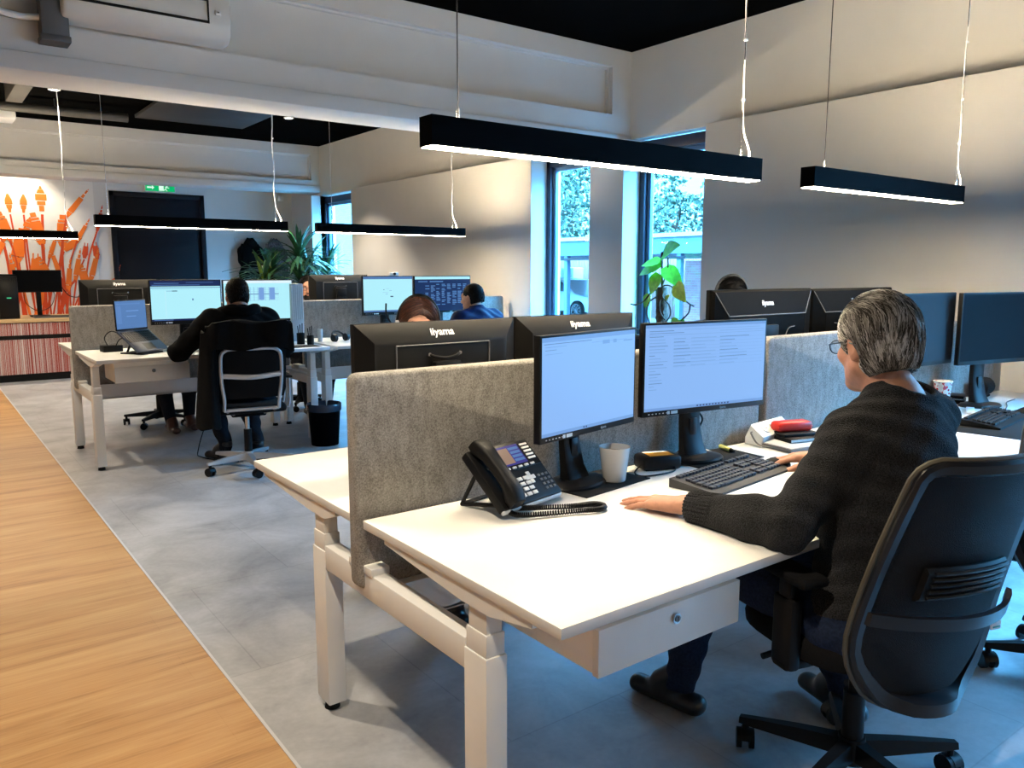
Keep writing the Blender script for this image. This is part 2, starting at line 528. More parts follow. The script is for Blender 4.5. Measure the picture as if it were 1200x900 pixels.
def struct(name, bm, mats, smooth=30, parent=None, label=None):
    o = obj(name, bm, mats, parent, smooth=smooth)
    if parent is None:
        o['kind'] = 'structure'
        if label: o['label'] = label
    return o

CHILD = {}
def dup(root, loc, rotz, label, group=None):
    """a copy of a thing with copies of its parts and sub-parts"""
    r = root.copy(); COL.objects.link(r)
    r.location = loc; r.rotation_euler = (0, 0, rotz); r['label'] = label
    if group: r['group'] = group
    for ch in [o for o in COL.objects if o.parent == root]:
        c = ch.copy(); COL.objects.link(c); c.parent = r
        for g in [o for o in COL.objects if o.parent == ch]:
            d = g.copy(); COL.objects.link(d); d.parent = c
    return r

def text_bm(s, size, bold=0.0, ext=0.001):
    """lettering as a mesh, centred, in the XY plane"""
    cu = bpy.data.curves.new('lettering', 'FONT')
    cu.body = s; cu.size = size; cu.align_x = 'CENTER'; cu.align_y = 'CENTER'
    cu.extrude = ext; cu.offset = bold; cu.resolution_u = 3
    t = bpy.data.objects.new('lettering', cu)
    COL.objects.link(t)
    dg = bpy.context.evaluated_depsgraph_get()
    me = bpy.data.meshes.new_from_object(t.evaluated_get(dg))
    bm = bmesh.new(); bm.from_mesh(me)
    bpy.data.objects.remove(t); bpy.data.curves.remove(cu); bpy.data.meshes.remove(me)
    return bm

def rotm(ax, deg): return Matrix.Rotation(radians(deg), 3, ax)

# ---------------------------------------------------------------- the room
YB, YF, XL = -6.0, 13.4, -3.2          # back wall, far wall, left wall
XWOOD = 0.80                            # where the oak boards meet the grey tiles
bm = bmesh.new()
bx(bm, XL, XWOOD, YB, YF, -.1, 0, mi=0)
bx(bm, XWOOD, XG + .2, YB, YF + .2, -.1, 0, mi=1)
struct('floor', bm, [M['wood'], M['tile']], label='oak plank floor meeting grey concrete-look tiles')
bm = bmesh.new(); bx(bm, XWOOD - .006, XWOOD + .004, YB, YF, 0, .0025)
struct('trim_3', bm, M['lightgrey'])
bm = bmesh.new(); bx(bm, XL - .1, XG + .3, YB - .1, YF + .3, ZC, ZC + .1)
struct('ceiling', bm, M['ceil'])
bm = bmesh.new(); bx(bm, XL - .1, XL, YB, YF, 0, ZC)
struct('wall_left', bm, M['wall'])
bm = bmesh.new(); bx(bm, XL - .1, XG + .2, YB - .1, YB, 0, ZC)
struct('wall_back', bm, M['wall'])
# far wall with a door opening
DX0, DX1, DZ = 2.51, 3.89, 2.63
bm = bmesh.new()
bx(bm, XL, DX0, YF, YF + .15, 0, ZC); bx(bm, DX1, XG + .2, YF, YF + .15, 0, ZC); bx(bm, DX0, DX1, YF, YF + .15, DZ, ZC)
struct('wall_far', bm, M['wall'])
bm = bmesh.new(); bx(bm, XL, 2.30, YF - .012, YF - .001, 0, 2.9)
struct('trim_4', bm, M['mural_wall'], label='bright white painted stretch of the far wall')

# right wall: thin upper wall, thick lining panels between the windows, walls under the sills
ZP = 2.61
bm = bmesh.new()
bx(bm, XU, XU + .25, YB, YF, 2.62, ZC)
bx(bm, XU, XU + .25, 12.2, YF, 0, 2.62)
bx(bm, XU, XU + .25, YB, -1.50, 0, 2.62)
for (a, b, c, d) in WINDOWS: bx(bm, XW, XU + .25, a, b, 0, c)
struct('wall_right', bm, M['wall'])
bm = bmesh.new()
for a, b in ((1.10, 4.35), (5.265, 5.71), (6.60, 10.79), (YB, -1.50)):
    bx(bm, XW, XU + .25, a, b, 0, ZP, bevel=.004)
struct('wall_right_lining', bm, M['panel'])
bm = bmesh.new(); bx(bm, XW, XU + .2, 12.2, 12.28, 0, 2.62)
struct('trim_5', bm, M['panel'])

def window(n, y0, y1, z0, z1):
    bm = bmesh.new()
    x = XG
    w = .065
    for (a, b, c, d) in ((y0, y1, z1 - .10, z1), (y0, y1, z0, z0 + w), (y0, y0 + w, z0, z1), (y1 - w, y1, z0, z1)):
        bx(bm, x - .035, x + .045, a, b, c, d, bevel=.004)
    f = struct('window_%d' % n, bm, M['frame_dark'])
    bm = bmesh.new()
    s = .045
    yy0, yy1, zz0, zz1 = y0 + w, y1 - w, z0 + w, z1 - .10
    for (a, b, c, d) in ((yy0, yy1, zz1 - s, zz1), (yy0, yy1, zz0, zz0 + s), (yy0, yy0 + s, zz0, zz1), (yy1 - s, yy1, zz0, zz1)):
        bx(bm, x + .0, x + .04, a, b, c, d, bevel=.004)
    obj('window_sash', bm, M['sash'], f)
    bm = bmesh.new(); bx(bm, x + .015, x + .02, yy0 + s, yy1 - s, zz0 + s, zz1 - s)
    obj('window_pane', bm, M['glass'], f)
    bm = bmesh.new(); bx(bm, XW - .02, x - .036, y0 + .003, y1 - .003, z0, z0 + .025, bevel=.005)
    obj('window_sill', bm, M['white'], f)
M['sash'] = mat('blue grey window sash', (0.10, 0.20, 0.34), 0.4)
for i, wdw in enumerate(WINDOWS): window(i + 1, *wdw)

def beam(n, y, z0, rz0, rz1, rx1, depth=.42):
    bm = bmesh.new()
    bx(bm, XL, XU, y + .085, y + depth, z0 + .02, ZC)
    bx(bm, XL, XU, y, y + .0855, rz1, ZC)
    bx(bm, XL, XU, y, y + .0855, z0 + .10, rz0)
    bx(bm, rx1, XU, y, y + .0855, rz0 - .001, rz1 + .001)
    bx(bm, XL, XU, y - .022, y + depth, z0, z0 + .10, bevel=.008)
    # slim frame round the recess
    for (a, b, c, d) in ((XL, rx1, rz0, rz0 + .014), (XL, rx1, rz1 - .014, rz1), (rx1 - .014, rx1, rz0, rz1)):
        bx(bm, a, b, y + .05, y + .086, c, d)
    struct('trim_%d' % n, bm, M['beam'], label='painted concrete beam with recessed panel')
beam(1, 5.34, 2.55, 2.82, 3.225, 5.12)
beam(2, 12.2, 2.67, 2.85, 3.235, 5.21)

# black door
bm = bmesh.new()
for a, b, c, d in ((DX0, DX0 + .07, 0, DZ), (DX1 - .07, DX1, 0, DZ), (DX0, DX1, DZ - .07, DZ)):
    bx(bm, a, b, YF - .03, YF + .10, c, d, bevel=.004)
dr = struct('door_1', bm, M['doorblack'])
bm = bmesh.new(); bx(bm, DX0 + .07, DX1 - .07, YF + .02, YF + .07, .005, DZ - .07, bevel=.003)
obj('door_leaf', bm, M['doorblack'], dr)
bm = bmesh.new()
for sgn in (0,):
    cyl(bm, (DX1 - .16, YF + .02, 1.05), (DX1 - .16, YF - .04, 1.05), .012)
    cyl(bm, (DX1 - .16, YF - .04, 1.05), (DX1 - .30, YF - .04, 1.05), .010)
obj('door_handle', bm, M['chrome'], dr)

# exit sign
t = thing('exit_sign', 'green illuminated emergency exit sign over the black door', 'exit sign', (3.23, YF - .001, 2.71))
bm = bmesh.new(); bx(bm, -.225, .225, -.06, 0, -.065, .065, bevel=.006)
obj('housing', bm, M['white_plastic'], t)
bm = bmesh.new(); bx(bm, -.212, .212, -.064, -.059, -.055, .055, mi=0)
# running figure, doorway and arrow in white
for (a, b, c, d) in ((-.02, .05, -.045, .045), (-.19, -.12, -.012, .012)):
    bx(bm, a, b, -.066, -.063, c, d, mi=1)
prism(bm, [(-.12, -.035), (-.12, .035), (-.085, 0)], lambda u, v, w: V(u, -.066 + w, v), .003, mi=1)
bx(bm, .085, .11, -.066, -.063, .018, .043, mi=1)
for p0, p1 in (((.10, .015), (.075, -.015)), ((.075, -.015), (.10, -.045)), ((.075, -.015), (.05, -.04)), ((.10, .01), (.13, 0)), ((.10, .01), (.07, .012))):
    tube(bm, [(p0[0], -.0645, p0[1]), (p1[0], -.0645, p1[1])], .006, 6, mi=1)
obj('sign_face', bm, [M['exit'], M['exitwhite']], t)

# small sensor on the right of the far wall
bm = bmesh.new(); box(bm, (0, -.025, 0), (.09, .05, .09), .008); cyl(bm, (0, -.05, 0), (0, -.06, 0), .025)
o = obj('wall_sensor', bm, M['white_plastic'], loc=(5.15, YF - .001, 2.66)); tag(o, 'small white sensor box high on the far wall beside the window corner', 'sensor')

# ---------------------------------------------------------------- things on the first beam and the ceiling
t = thing('air_conditioner', 'white wall-mounted air conditioner on the front of the concrete beam', 'air conditioner', (1.262, 5.312, 2.825))
bm = bmesh.new()
prof = [(0, 0), (-.10, .0), (-.165, .04), (-.185, .10), (-.175, .24), (-.15, .285), (0, .285)]
rings = []
for x, s in ((-.465, .86), (-.455, .97), (-.44, 1), (.42, 1), (.445, .97), (.455, .86)):
    rings.append([V(x, y * s, .1425 + (z - .1425) * (.93 + .07 * (s - .86) / .14)) for y, z in prof])
ring_faces(bm, rings)
obj('housing', bm, M['ac'], t, smooth=40)
bm = bmesh.new(); bx(bm, -.41, .31, -.192, -.17, .105, .22, bevel=.006)
obj('front_flap', bm, M['ac'], t, rot=(radians(-4), 0, 0))
bm = bmesh.new()
for (a, b, c, d) in ((-.415, .315, .092, .106), (-.415, .315, .219, .226), (.308, .316, .092, .226)): bx(bm, a, b, -.1915, -.165, c, d)
obj('outlet_slot', bm, M['black'], t)
bm = bmesh.new(); box(bm, (.37, -.187, .16), (.035, .008, .03), .002); box(bm, (.37, -.192, .163), (.012, .004, .008), mi=1)
obj('display', bm, [M['lightgrey'], M['grey_plastic']], t)

bm = bmesh.new(); bx(bm, .70, .835, 5.20, 5.337, 2.71, ZC - .002, bevel=.006); bx(bm, .694, .841, 5.194, 5.337, 2.70, 2.735, bevel=.005)
tag(obj('cable_trunking', bm, M['trunk']), 'dark grey vertical cable trunking box left of the air conditioner', 'trunking')
bm = bmesh.new()
tube(bm, smooth_path([(-.6, 5.29, 2.845), (.2, 5.29, 2.845), (.45, 5.29, 2.843), (.60, 5.285, 2.825), (.71, 5.28, 2.835)], 6), .018, 10)
for x in (.46, -.1): box(bm, (x, 5.305, 2.845), (.035, .055, .06), .006)
tag(obj('white_pipe', bm, M['white_plastic']), 'white clipped conduit pipe running into the dark trunking', 'pipe')

bm = bmesh.new(); bx(bm, .95, 1.10, 8.6, 9.9, 3.16, ZC - .001, bevel=.01)
tag(obj('ceiling_duct', bm, M['ductlite']), 'grey box duct under the black ceiling at far left', 'duct')
bm = bmesh.new(); tube(bm, [(-1.5, 10.72, 3.24), (2.25, 10.6, 3.24)], .05, 12)
for x in (-.5, 1.5): cyl(bm, (x, 10.65, 3.24), (x, 10.65, ZC - .001), .008)
tag(obj('ceiling_pipe', bm, M['ductlite']), 'long grey pipe hung under the black ceiling behind the box duct', 'pipe')
bm = bmesh.new(); bx(bm, .2, 1.15, 11.0, 11.4, 3.17, 3.27, bevel=.01)
cyl(bm, (.6, 11.2, 3.27), (.6, 11.2, ZC - .001), .02)
tag(obj('projector', bm, M['lightgrey']), 'pale ceiling-mounted projector box at the left edge under the black ceiling', 'projector')
bm = bmesh.new(); bx(bm, 2.35, 3.65, 9.5, 10.7, 3.27, 3.31, bevel=.006)
for x in (2.5, 3.5):
    for y in (9.65, 10.55): cyl(bm, (x, y, 3.31), (x, y, ZC - .001), .006)
tag(obj('acoustic_panel', bm, M['duct']), 'square dark acoustic panel hung flat under the black ceiling', 'ceiling panel')
for (x, y), lab in zip(SPOTS[3:5], ('small lit round ceiling spotlight near the grey pipe', 'small lit round ceiling spotlight right of the dark acoustic panel')):
    t = thing('downlight', lab, 'ceiling light', (x, y, ZC), group='ceiling spotlights')
    bm = bmesh.new(); lathe(bm, [(.062, 0), (.062, -.010), (.045, -.014), (.042, -.004), (.042, 0)])
    obj('ring', bm, M['white_plastic'], t)
    bm = bmesh.new(); lathe(bm, [(.0415, -.003), (.0415, -.008), (.02, -.010)])
    obj('lens', bm, M['spotglow'], t)
for (x, y) in SPOTS[:3] + SPOTS[5:]:
    t = thing('downlight', 'round ceiling spotlight out of view above the oak walkway side', 'ceiling light', (x, y, ZC), group='walkway ceiling spotlights')
    bm = bmesh.new(); lathe(bm, [(.062, 0), (.062, -.010), (.045, -.014), (.042, -.004), (.042, 0)])
    obj('ring', bm, M['white_plastic'], t)
    bm = bmesh.new(); lathe(bm, [(.0415, -.003), (.0415, -.008), (.02, -.010)])
    obj('lens', bm, M['spotglow'], t)

# ---------------------------------------------------------------- pendant lamps
ZL = 1.80
def pendant(x0, x1, y, label, curl=True, cx=(.11, .10)):
    t = thing('pendant_lamp', label, 'pendant lamp', ((x0 + x1) / 2, y, ZL), group='black linear pendant lamps')
    h = (x1 - x0) / 2
    bm = bmesh.new()
    # open aluminium profile: two cheeks, a web and end caps
    bx(bm, -h, h, -.034, -.030, 0, .084); bx(bm, -h, h, .030, .034, 0, .084)
    bx(bm, -h + .004, h - .004, -.031, .031, .030, .054)
    bx(bm, -h, -h + .004, -.0338, .0338, 0, .0838); bx(bm, h - .004, h, -.0338, .0338, 0, .0838)
    obj('housing', bm, M['blackmetal'], t)
    bm = bmesh.new(); bx(bm, -h + .005, h - .005, -.0295, .0295, -.002, .029)
    obj('diffuser', bm, M['lampdown'], t, label='glowing white diffuser')
    bm = bmesh.new(); bx(bm, -h + .005, h - .005, -.0295, .0295, .055, .0832)
    obj('upper_diffuser', bm, M['lampup'], t)
    top = ZC - ZL
    for k, x in enumerate((-h + cx[0], h - cx[1])):
        bm = bmesh.new()
        cyl(bm, (x, 0, .075), (x, 0, .115), .006, seg=8)
        cyl(bm, (x, 0, .11), (x, 0, top - .001), .0022, seg=6)
        obj('suspension_wire', bm, M['chrome'], t)
    bm = bmesh.new()
    x = h - cx[1]
    pts = [(x + .05, 0, .08), (x + .045, .0, .12), (x + .012, .004, .20), (x - .008, -.006, .36), (x + .008, .005, .52), (x - .006, 0, .75), (x + .006, 0, 1.0), (x, 0, top - .001)]
    tube(bm, smooth_path(pts, 6), .0034, 6)
    for z in (.30, .52, .80, 1.1): box(bm, (x + .002, 0, z), (.014, .012, .010), .002)
    obj('power_cord', bm, M['white_plastic'], t, label='white power cord wound round the wire')
    return t
pendant(1.21, 2.72, 2.02, 'long black pendant lamp over the grey-haired man and the nearest desks', cx=(.11, .09))
pendant(3.08, 4.44, 2.02, 'black pendant lamp at the right against the wall, over the black switched-off monitors', cx=(.12, .03))
pendant(1.21, 2.77, 7.07, 'thin black pendant lamp in front of the black door', cx=(.10, .10))
pendant(3.05, 4.68, 7.07, 'thin black pendant lamp near the far window above the twin monitors with webcam', cx=(.16, .14))
for xa, xb in ((1.21, 2.72), (3.08, 4.44)): pendant(xa, xb, -3.03, 'unseen black pendant lamp added behind the camera as fill light')  # unseen row, added to brighten the beam and walls from behind the camera
pendant(.05, 1.57, 10.23, 'thin black pendant lamp in front of the orange mural')

# ---------------------------------------------------------------- mural of plugs and cables (flat paint on the far wall)
def W13(px, py):
    """a point of the far wall given in units of its own drawing: x to the right, y up, metres"""
    return V(px, YF - .0125, py)
def mural():
    bm = bmesh.new()
    lay = [0]
    def to3(u, v, w):
        if w == 0: lay[0] += 1
        return V(u, YF - .0145 - lay[0] * .0000022 + w, v)
    def rect_poly(cx, cy, w, h, ang, taper=1.0):
        c, s = cos(radians(ang)), sin(radians(ang))
        return [(cx + x * c - y * s, cy + x * s + y * c) for x, y in ((-w / 2, -h / 2), (w / 2, -h / 2), (w / 2 * taper, h / 2), (-w / 2 * taper, h / 2))]
    def cable(pts, w, mi=0):
        P = smooth_path([V(a, 0, b) for a, b in pts], 6)
        L, R = [], []
        for i, p in enumerate(P):
            t = (P[min(i + 1, len(P) - 1)] - P[max(i - 1, 0)]).normalized()
            n = V(-t.z, 0, t.x)
            L.append((p.x + n.x * w / 2, p.z + n.z * w / 2)); R.append((p.x - n.x * w / 2, p.z - n.z * w / 2))
        for i in range(len(P) - 1):
            prism(bm, [L[i], L[i + 1], R[i + 1], R[i]], to3, .0018, mi)
    def plug(cx, cy, s, ang, kind, mi=0):
        c, sn = cos(radians(ang)), sin(radians(ang))
        def at(x, y): return (cx + (x * c - y * sn) * s, cy + (x * sn + y * c) * s)
        def r(x, y, w, h, tp=1.0):
            prism(bm, [at(x - w / 2, y - h / 2), at(x + w / 2, y - h / 2), at(x + w / 2 * tp, y + h / 2), at(x - w / 2 * tp, y + h / 2)], to3, .0018, mi)
        if kind == 'jack':
            r(0, 0, .5, 1.6, .85); r(0, 1.05, .22, .35); r(0, 1.5, .16, .35); r(0, 1.8, .1, .14, .2); r(0, -1.15, .28, .6, 1.6)
        elif kind == 'rca':
            r(0, .3, .95, .6); r(0, .85, .7, .35, .6); r(0, 1.2, .3, .3, .4); r(0, -.25, .7, .35); r(0, -.75, .42, .5)
        elif kind == 'flame':
            r(0, 0, .7, .5, .95); r(0, .55, .66, .65, .25); r(0, -.5, .45, .4, 1.2); r(0, -.9, .22, .4, 1.5)
        elif kind == 'block':
            r(0, 0, 1.0, 1.7, .9); r(0, 1.05, .8, .22); r(0, 1.45, .5, .42); r(0, -1.15, .5, .45, 1.7); r(0, -1.6, .22, .5, 1.6)
        elif kind == 'prong':
            r(0, 0, .8, 1.3, .8); r(-.2, .9, .12, .5); r(.2, .9, .12, .5); r(0, -.9, .4, .5, 1.6)
    P = [(-.30, 2.10, .17, 18, 'jack', 0), (.02, 2.16, .17, 25, 'jack', 0), (.98, 2.30, .14, 22, 'jack', 0),
         (1.22, 2.40, .13, 3, 'flame', 0), (1.40, 2.40, .13, -3, 'flame', 0), (1.62, 2.44, .15, 0, 'rca', 0), (1.55, 2.02, .15, 12, 'block', 0),
         (1.86, 2.00, .15, -4, 'block', 0), (1.30, 1.78, .16, -12, 'block', 0), (2.06, 2.40, .16, -38, 'jack', 0), (1.98, 1.84, .13, -46, 'prong', 0),
         (2.36, 2.20, .12, -14, 'jack', 1), (2.14, 1.74, .10, -10, 'prong', 1), (2.28, 1.74, .11, 6, 'prong', 1), (1.05, 1.72, .17, -28, 'jack', 0),
         (2.02, 1.50, .15, -12, 'jack', 0), (2.24, 1.50, .16, -16, 'jack', 0), (1.74, 1.56, .13, 14, 'jack', 0), (.75, 1.95, .16, 6, 'rca', 0), (.45, 2.05, .16, -14, 'flame', 0),
         (2.56, 1.42, .07, -22, 'jack', 1), (1.48, 1.52, .15, -6, 'prong', 0), (1.72, 1.78, .12, -20, 'jack', 0), (1.42, 2.06, .11, -18, 'rca', 0), (1.15, 2.05, .13, 16, 'block', 0), (2.12, 2.02, .12, -30, 'jack', 0), (1.60, 1.42, .14, 20, 'block', 0), (1.90, 1.36, .15, -8, 'jack', 0), (1.2, 1.42, .15, 4, 'jack', 0), (2.10, 1.34, .12, 10, 'block', 0)]
    for (x, y, s, a, k, m_) in P:
        plug(x, y, s, a, k, m_)
        # the cable hanging from it down behind the counter
        sx, sy = x + sin(radians(a)) * s * 1.3, y - cos(radians(a)) * s * 1.3
        ex = 1.5 + (x - 1.5) * .62
        cable([(sx, sy), (sx + (ex - sx) * .45 + sin(radians(a)) * .10, sy * .55 + .45), (ex, .75)], .022 if s < .14 else .034, 1 if m_ or s < .16 else (0 if (int(x * 10) % 2) else 1))
    for k in range(7):
        x = .3 + k * .29
        cable([(x, 1.45), (x + .08, 1.1), (x - .05, .74)], .05, k % 2)
    o = obj('wall_mural', bm, [M['muralorange'], M['muralred']], smooth=0)
    tag(o, 'orange mural of audio plugs and cables painted on the bright white wall', 'mural')
mural()

# ---------------------------------------------------------------- bench desks
def bench(x0, x1, yc, zt, df, db, label, drawers=(), dark_bar=False):
    """two white desk tops back to back on one steel frame"""
    t = thing('bench_desk', label, 'desk', (x0, yc, 0), group='double bench desks')
    L = x1 - x0
    T = .026
    for nm, ya, yb in (('tabletop', -.04 - df, -.04), ('tabletop', .04, .04 + db)):
        bm = bmesh.new()
        bx(bm, 0, L, ya, yb, zt - T, zt, bevel=.0025)
        for f in bm.faces:
            if abs(f.normal.z) < .5: f.material_index = 1
        obj(nm, bm, [M['white'], M['edge']], t)
    for xe, s in ((0.005, 1), (L - .005, -1)):
        for yl, tip in ((-.60, -1), (.30, 1)):
            bm = bmesh.new()
            bx(bm, xe, xe + s * .062, yl - .047, yl + .047, .03, .56, bevel=.004)
            lg = obj('leg', bm, M['wmetal'], t)
            bm = bmesh.new(); bx(bm, xe + s * .004, xe + s * .058, yl - .042, yl + .042, .55, .615, bevel=.003)
            obj('inner_tube', bm, M['wmetal'], lg)
            bm = bmesh.new(); bx(bm, xe + s * .008, xe + s * .054, yl - .037, yl + .037, .60, zt - T - .01, bevel=.003)
            obj('inner_tube', bm, M['wmetal'], lg)
            bm = bmesh.new()
            xa, xb = xe, xe + s * .05
            z = zt - T - .0005
            ya, yb = (-.04 - df + .10, -.04 - .12) if tip < 0 else (.04 + .12, .04 + db - .10)
            poly = [(ya, z), (ya, z - .012), (yl - .06, z - .042), (yl + .06, z - .042), (yb, z - .012), (yb, z)]
            prism(bm, poly, lambda u, v, w: V(xa + (xb - xa) * w, u, v), 1.0)
            obj('arm', bm, M['wmetal'], lg)
            bm = bmesh.new(); cyl(bm, (xe + s * .031, yl, 0), (xe + s * .031, yl, .032), .026, .02, 14)
            obj('foot', bm, M['rubber'], lg)
        bm = bmesh.new()
        bx(bm, xe + s * .003, xe + s * .055, -.555, .255, .50, .58, bevel=.004)
        bx(bm, xe + s * .0, xe + s * .060, -.075, .075, .575, .60, bevel=.003)
        obj('side_beam', bm, M['wmetal'], t)
    bm = bmesh.new()
    bx(bm, .06, L - .06, -.155, .155, .455, .47, bevel=.003)
    bx(bm, .06, L - .06, -.155, -.148, .46, .57); bx(bm, .06, L - .06, .148, .155, .46, .57)
    obj('cable_tray', bm, M['wmetal'], t)
    for (xa, xb) in drawers:
        bm = bmesh.new()
        ya, zb = -.04 - df + .052, zt - .172
        bx(bm, xa, xb, ya + .008, ya + .36, zb + .004, zt - T - .001, bevel=.002)
        d = obj('drawer', bm, M['white'], t)
        bm = bmesh.new(); bx(bm, xa - .002, xb + .002, ya - .010, ya + .010, zb, zt - T - .035, bevel=.002)
        obj('drawer_front', bm, M['wmetal'], d)
        bm = bmesh.new()
        xm, zm = (xa + xb) / 2 + .004, zb + .075
        cyl(bm, (xm, ya - .009, zm), (xm, ya - .016, zm), .0125, seg=20)
        cyl(bm, (xm, ya - .0155, zm), (xm, ya - .018, zm), .008, seg=16, mi=1)
        bx(bm, xm - .0012, xm + .0012, ya - .0185, ya - .017, zm - .005, zm + .005, mi=2)
        obj('lock', bm, [M['chrome'], M['grey_plastic'], M['black']], d, label='round metal lock')
    if dark_bar:
        bm = bmesh.new(); bx(bm, .07, L - .07, -.57, -.53, .20, .30, bevel=.004)
        obj('cross_bar', bm, M['black'], t, label='dark low cross bar')
    return t
X0, Y1, Y2, ZT1, ZT2 = .985, 2.065, 6.97, .74, .835
bench(X0, 2.84, Y1, ZT1, .877, .83, 'white double bench desk nearest the camera, holding the desk phone and white mug', [(.145, .625)])
bench(2.88, 5.15, Y1, ZT1, .877, .83, 'white double bench desk by the right wall under the black switched-off monitors', [(.15, .63)], dark_bar=True)
bench(X0, 2.70, Y2, ZT2, .87, .80, 'raised white double bench desk where the man in black sits', [(.12, .62)])
bench(2.76, 5.12, Y2, ZT2, .87, .80, 'white double bench desk at the back beside the black waste bin', [])

def divider(x0, x1, yc, z0, z1, label):
    bm = bmesh.new()
    th = .027
    r = .014
    poly = []
    L = x1 - x0
    h = z1 - z0
    for cx, cy, a0 in ((r * 2, r * 2, 180), (L - r * 2, r * 2, 270), (L - r * 2, h - r * 2, 0), (r * 2, h - r * 2, 90)):
        for k in range(5):
            a = radians(a0 + k * 22.5); poly.append((cx + 2 * r * cos(a), cy + 2 * r * sin(a)))
    prism(bm, poly, lambda u, v, w: V(u, -th + w, v), 2 * th)
    bmesh.ops.recalc_face_normals(bm, faces=bm.faces)
    es = [e for e in bm.edges if len(e.link_faces) == 2 and abs(e.link_faces[0].normal.dot(e.link_faces[1].normal)) < .3 and abs(e.verts[0].co.y - e.verts[1].co.y) < 1e-5]
    bmesh.ops.bevel(bm, geom=es, offset=.012, segments=3, profile=.5, affect='EDGES')
    o = obj('desk_divider', bm, M['felt'], loc=(x0, yc, z0), smooth=50)
    tag(o, label, 'desk divider', 'grey felt desk dividers')
divider(.972, 2.845, Y1, .525, 1.16, 'long grey felt desk divider nearest the camera, behind the desk phone')
divider(2.885, 5.10, Y1, .525, 1.17, 'grey felt desk divider right of the grey-haired man, behind the red case')
divider(.97, 2.70, Y2, .53, 1.18, 'grey felt desk divider in front of the mural counter, beside the open laptop')
divider(2.84, 5.10, Y2, .53, 1.18, 'grey felt desk divider at the back above the waste bin')

# ---------------------------------------------------------------- monitors
SCR = ['scr_blue', 'scr_line', 'scr_line2', 'scr_dark', 'scr_mid', 'scr_white', 'scr_icon', 'scr_cyan', 'scr_off', 'scr_grey']
def rows_doc(rnd, n=24):
    """pale window with a toolbar, a narrow list at the left and lines of text"""
    q = [(0, .965, 1, 1, 1 if False else 2)]
    q += [(.03, .925, .22, .932, 1), (.03, .90, .30, .906, 1), (.60, .905, .98, .91, 2), (.30, .935, .95, .939, 2)]
    q += [(.02, .878, .98, .882, 2)]
    for i in range(18):
        y = .86 - i * .036
        q.append((.03, y, .03 + rnd.uniform(.04, .15), y + .007, 2 if i % 3 else 1))
    for i in range(9):
        y = .83 - i * .04
        q.append((.22, y, .22 + rnd.uniform(.08, .14), y + .008, 1 if i % 2 else 2))
        q.append((.36, y, .36 + rnd.uniform(.1, .22), y + .006, 2))
        q.append((.60, y, .60 + rnd.uniform(.1, .3), y + .007, 1 if i in (0, 1, 4, 6) else 2))
        q.append((.22, y - .008, .98, y - .006, 2))
    q += [(0, 0, 1, .035, 2)]
    for i in range(11): q.append((.42 + i * .026, .010, .434 + i * .026, .026, 6))
    return q
def bare_doc(rnd):
    q = [(0, .955, 1, 1, 2), (.02, .93, .5, .937, 1), (.03, .90, .24, .906, 2), (.03, .87, .14, .875, 1), (.5, .905, .9, .91, 2), (.03, .83, .2, .835, 2),
         (.62, .88, .70, .92, 2), (.74, .88, .78, .92, 2), (.86, .885, .97, .9, 2), (0, 0, 1, .035, 2)]
    for i in range(11): q.append((.42 + i * .026, .010, .434 + i * .026, .026, 6))
    return q
def mail_doc(rnd):
    return [(0, .86, 1, 1, 3), (.05, .93, .4, .945, 4), (.02, .885, .7, .9, 4), (.5, .95, .9, .96, 4), (0, .82, 1, .835, 4), (.22, .74, .38, .75, 1), (.30, .735, .37, .755, 3),
            (.02, .785, .98, .788, 4), (.2, .1, .203, .75, 5), (.58, .50, .60, .55, 4), (0, 0, 1, .045, 3), (.03, .012, .3, .03, 4)]
def sheet_doc(rnd):
    q = [(0, .93, 1, 1, 5)]
    for i in range(7): q.append((.32 + i * .055, .48, .325 + i * .055, .83, 2))
    for i in range(9): q.append((.25, .48 + i * .04, .80, .483 + i * .04, 2))
    q += [(.30, .64, .80, .66, 1), (.5, .5, .58, .82, 2), (.66, .5, .74, .82, 2)]
    return q
def plan_doc(rnd):
    return [(0, .93, 1, 1, 4), (.4, .62, .42, .64, 4), (.45, .66, .52, .665, 2), (.38, .55, .50, .555, 2), (.54, .42, .60, .45, 6), (.44, .5, .49, .51, 2), (.52, .6, .57, .61, 2), (0, 0, 1, .05, 4)]
def code_doc(rnd):
    q = [(0, .92, 1, 1, 7), (.06, .84, .22, .87, 4), (.26, .84, .5, .87, 1)]
    for c in range(8):
        for r in range(15):
            if rnd.random() < .8: q.append((.18 + c * .098, .76 - r * .042, .18 + c * .098 + rnd.uniform(.04, .08), .785 - r * .042, 4 if rnd.random() < .6 else 1))
    return q

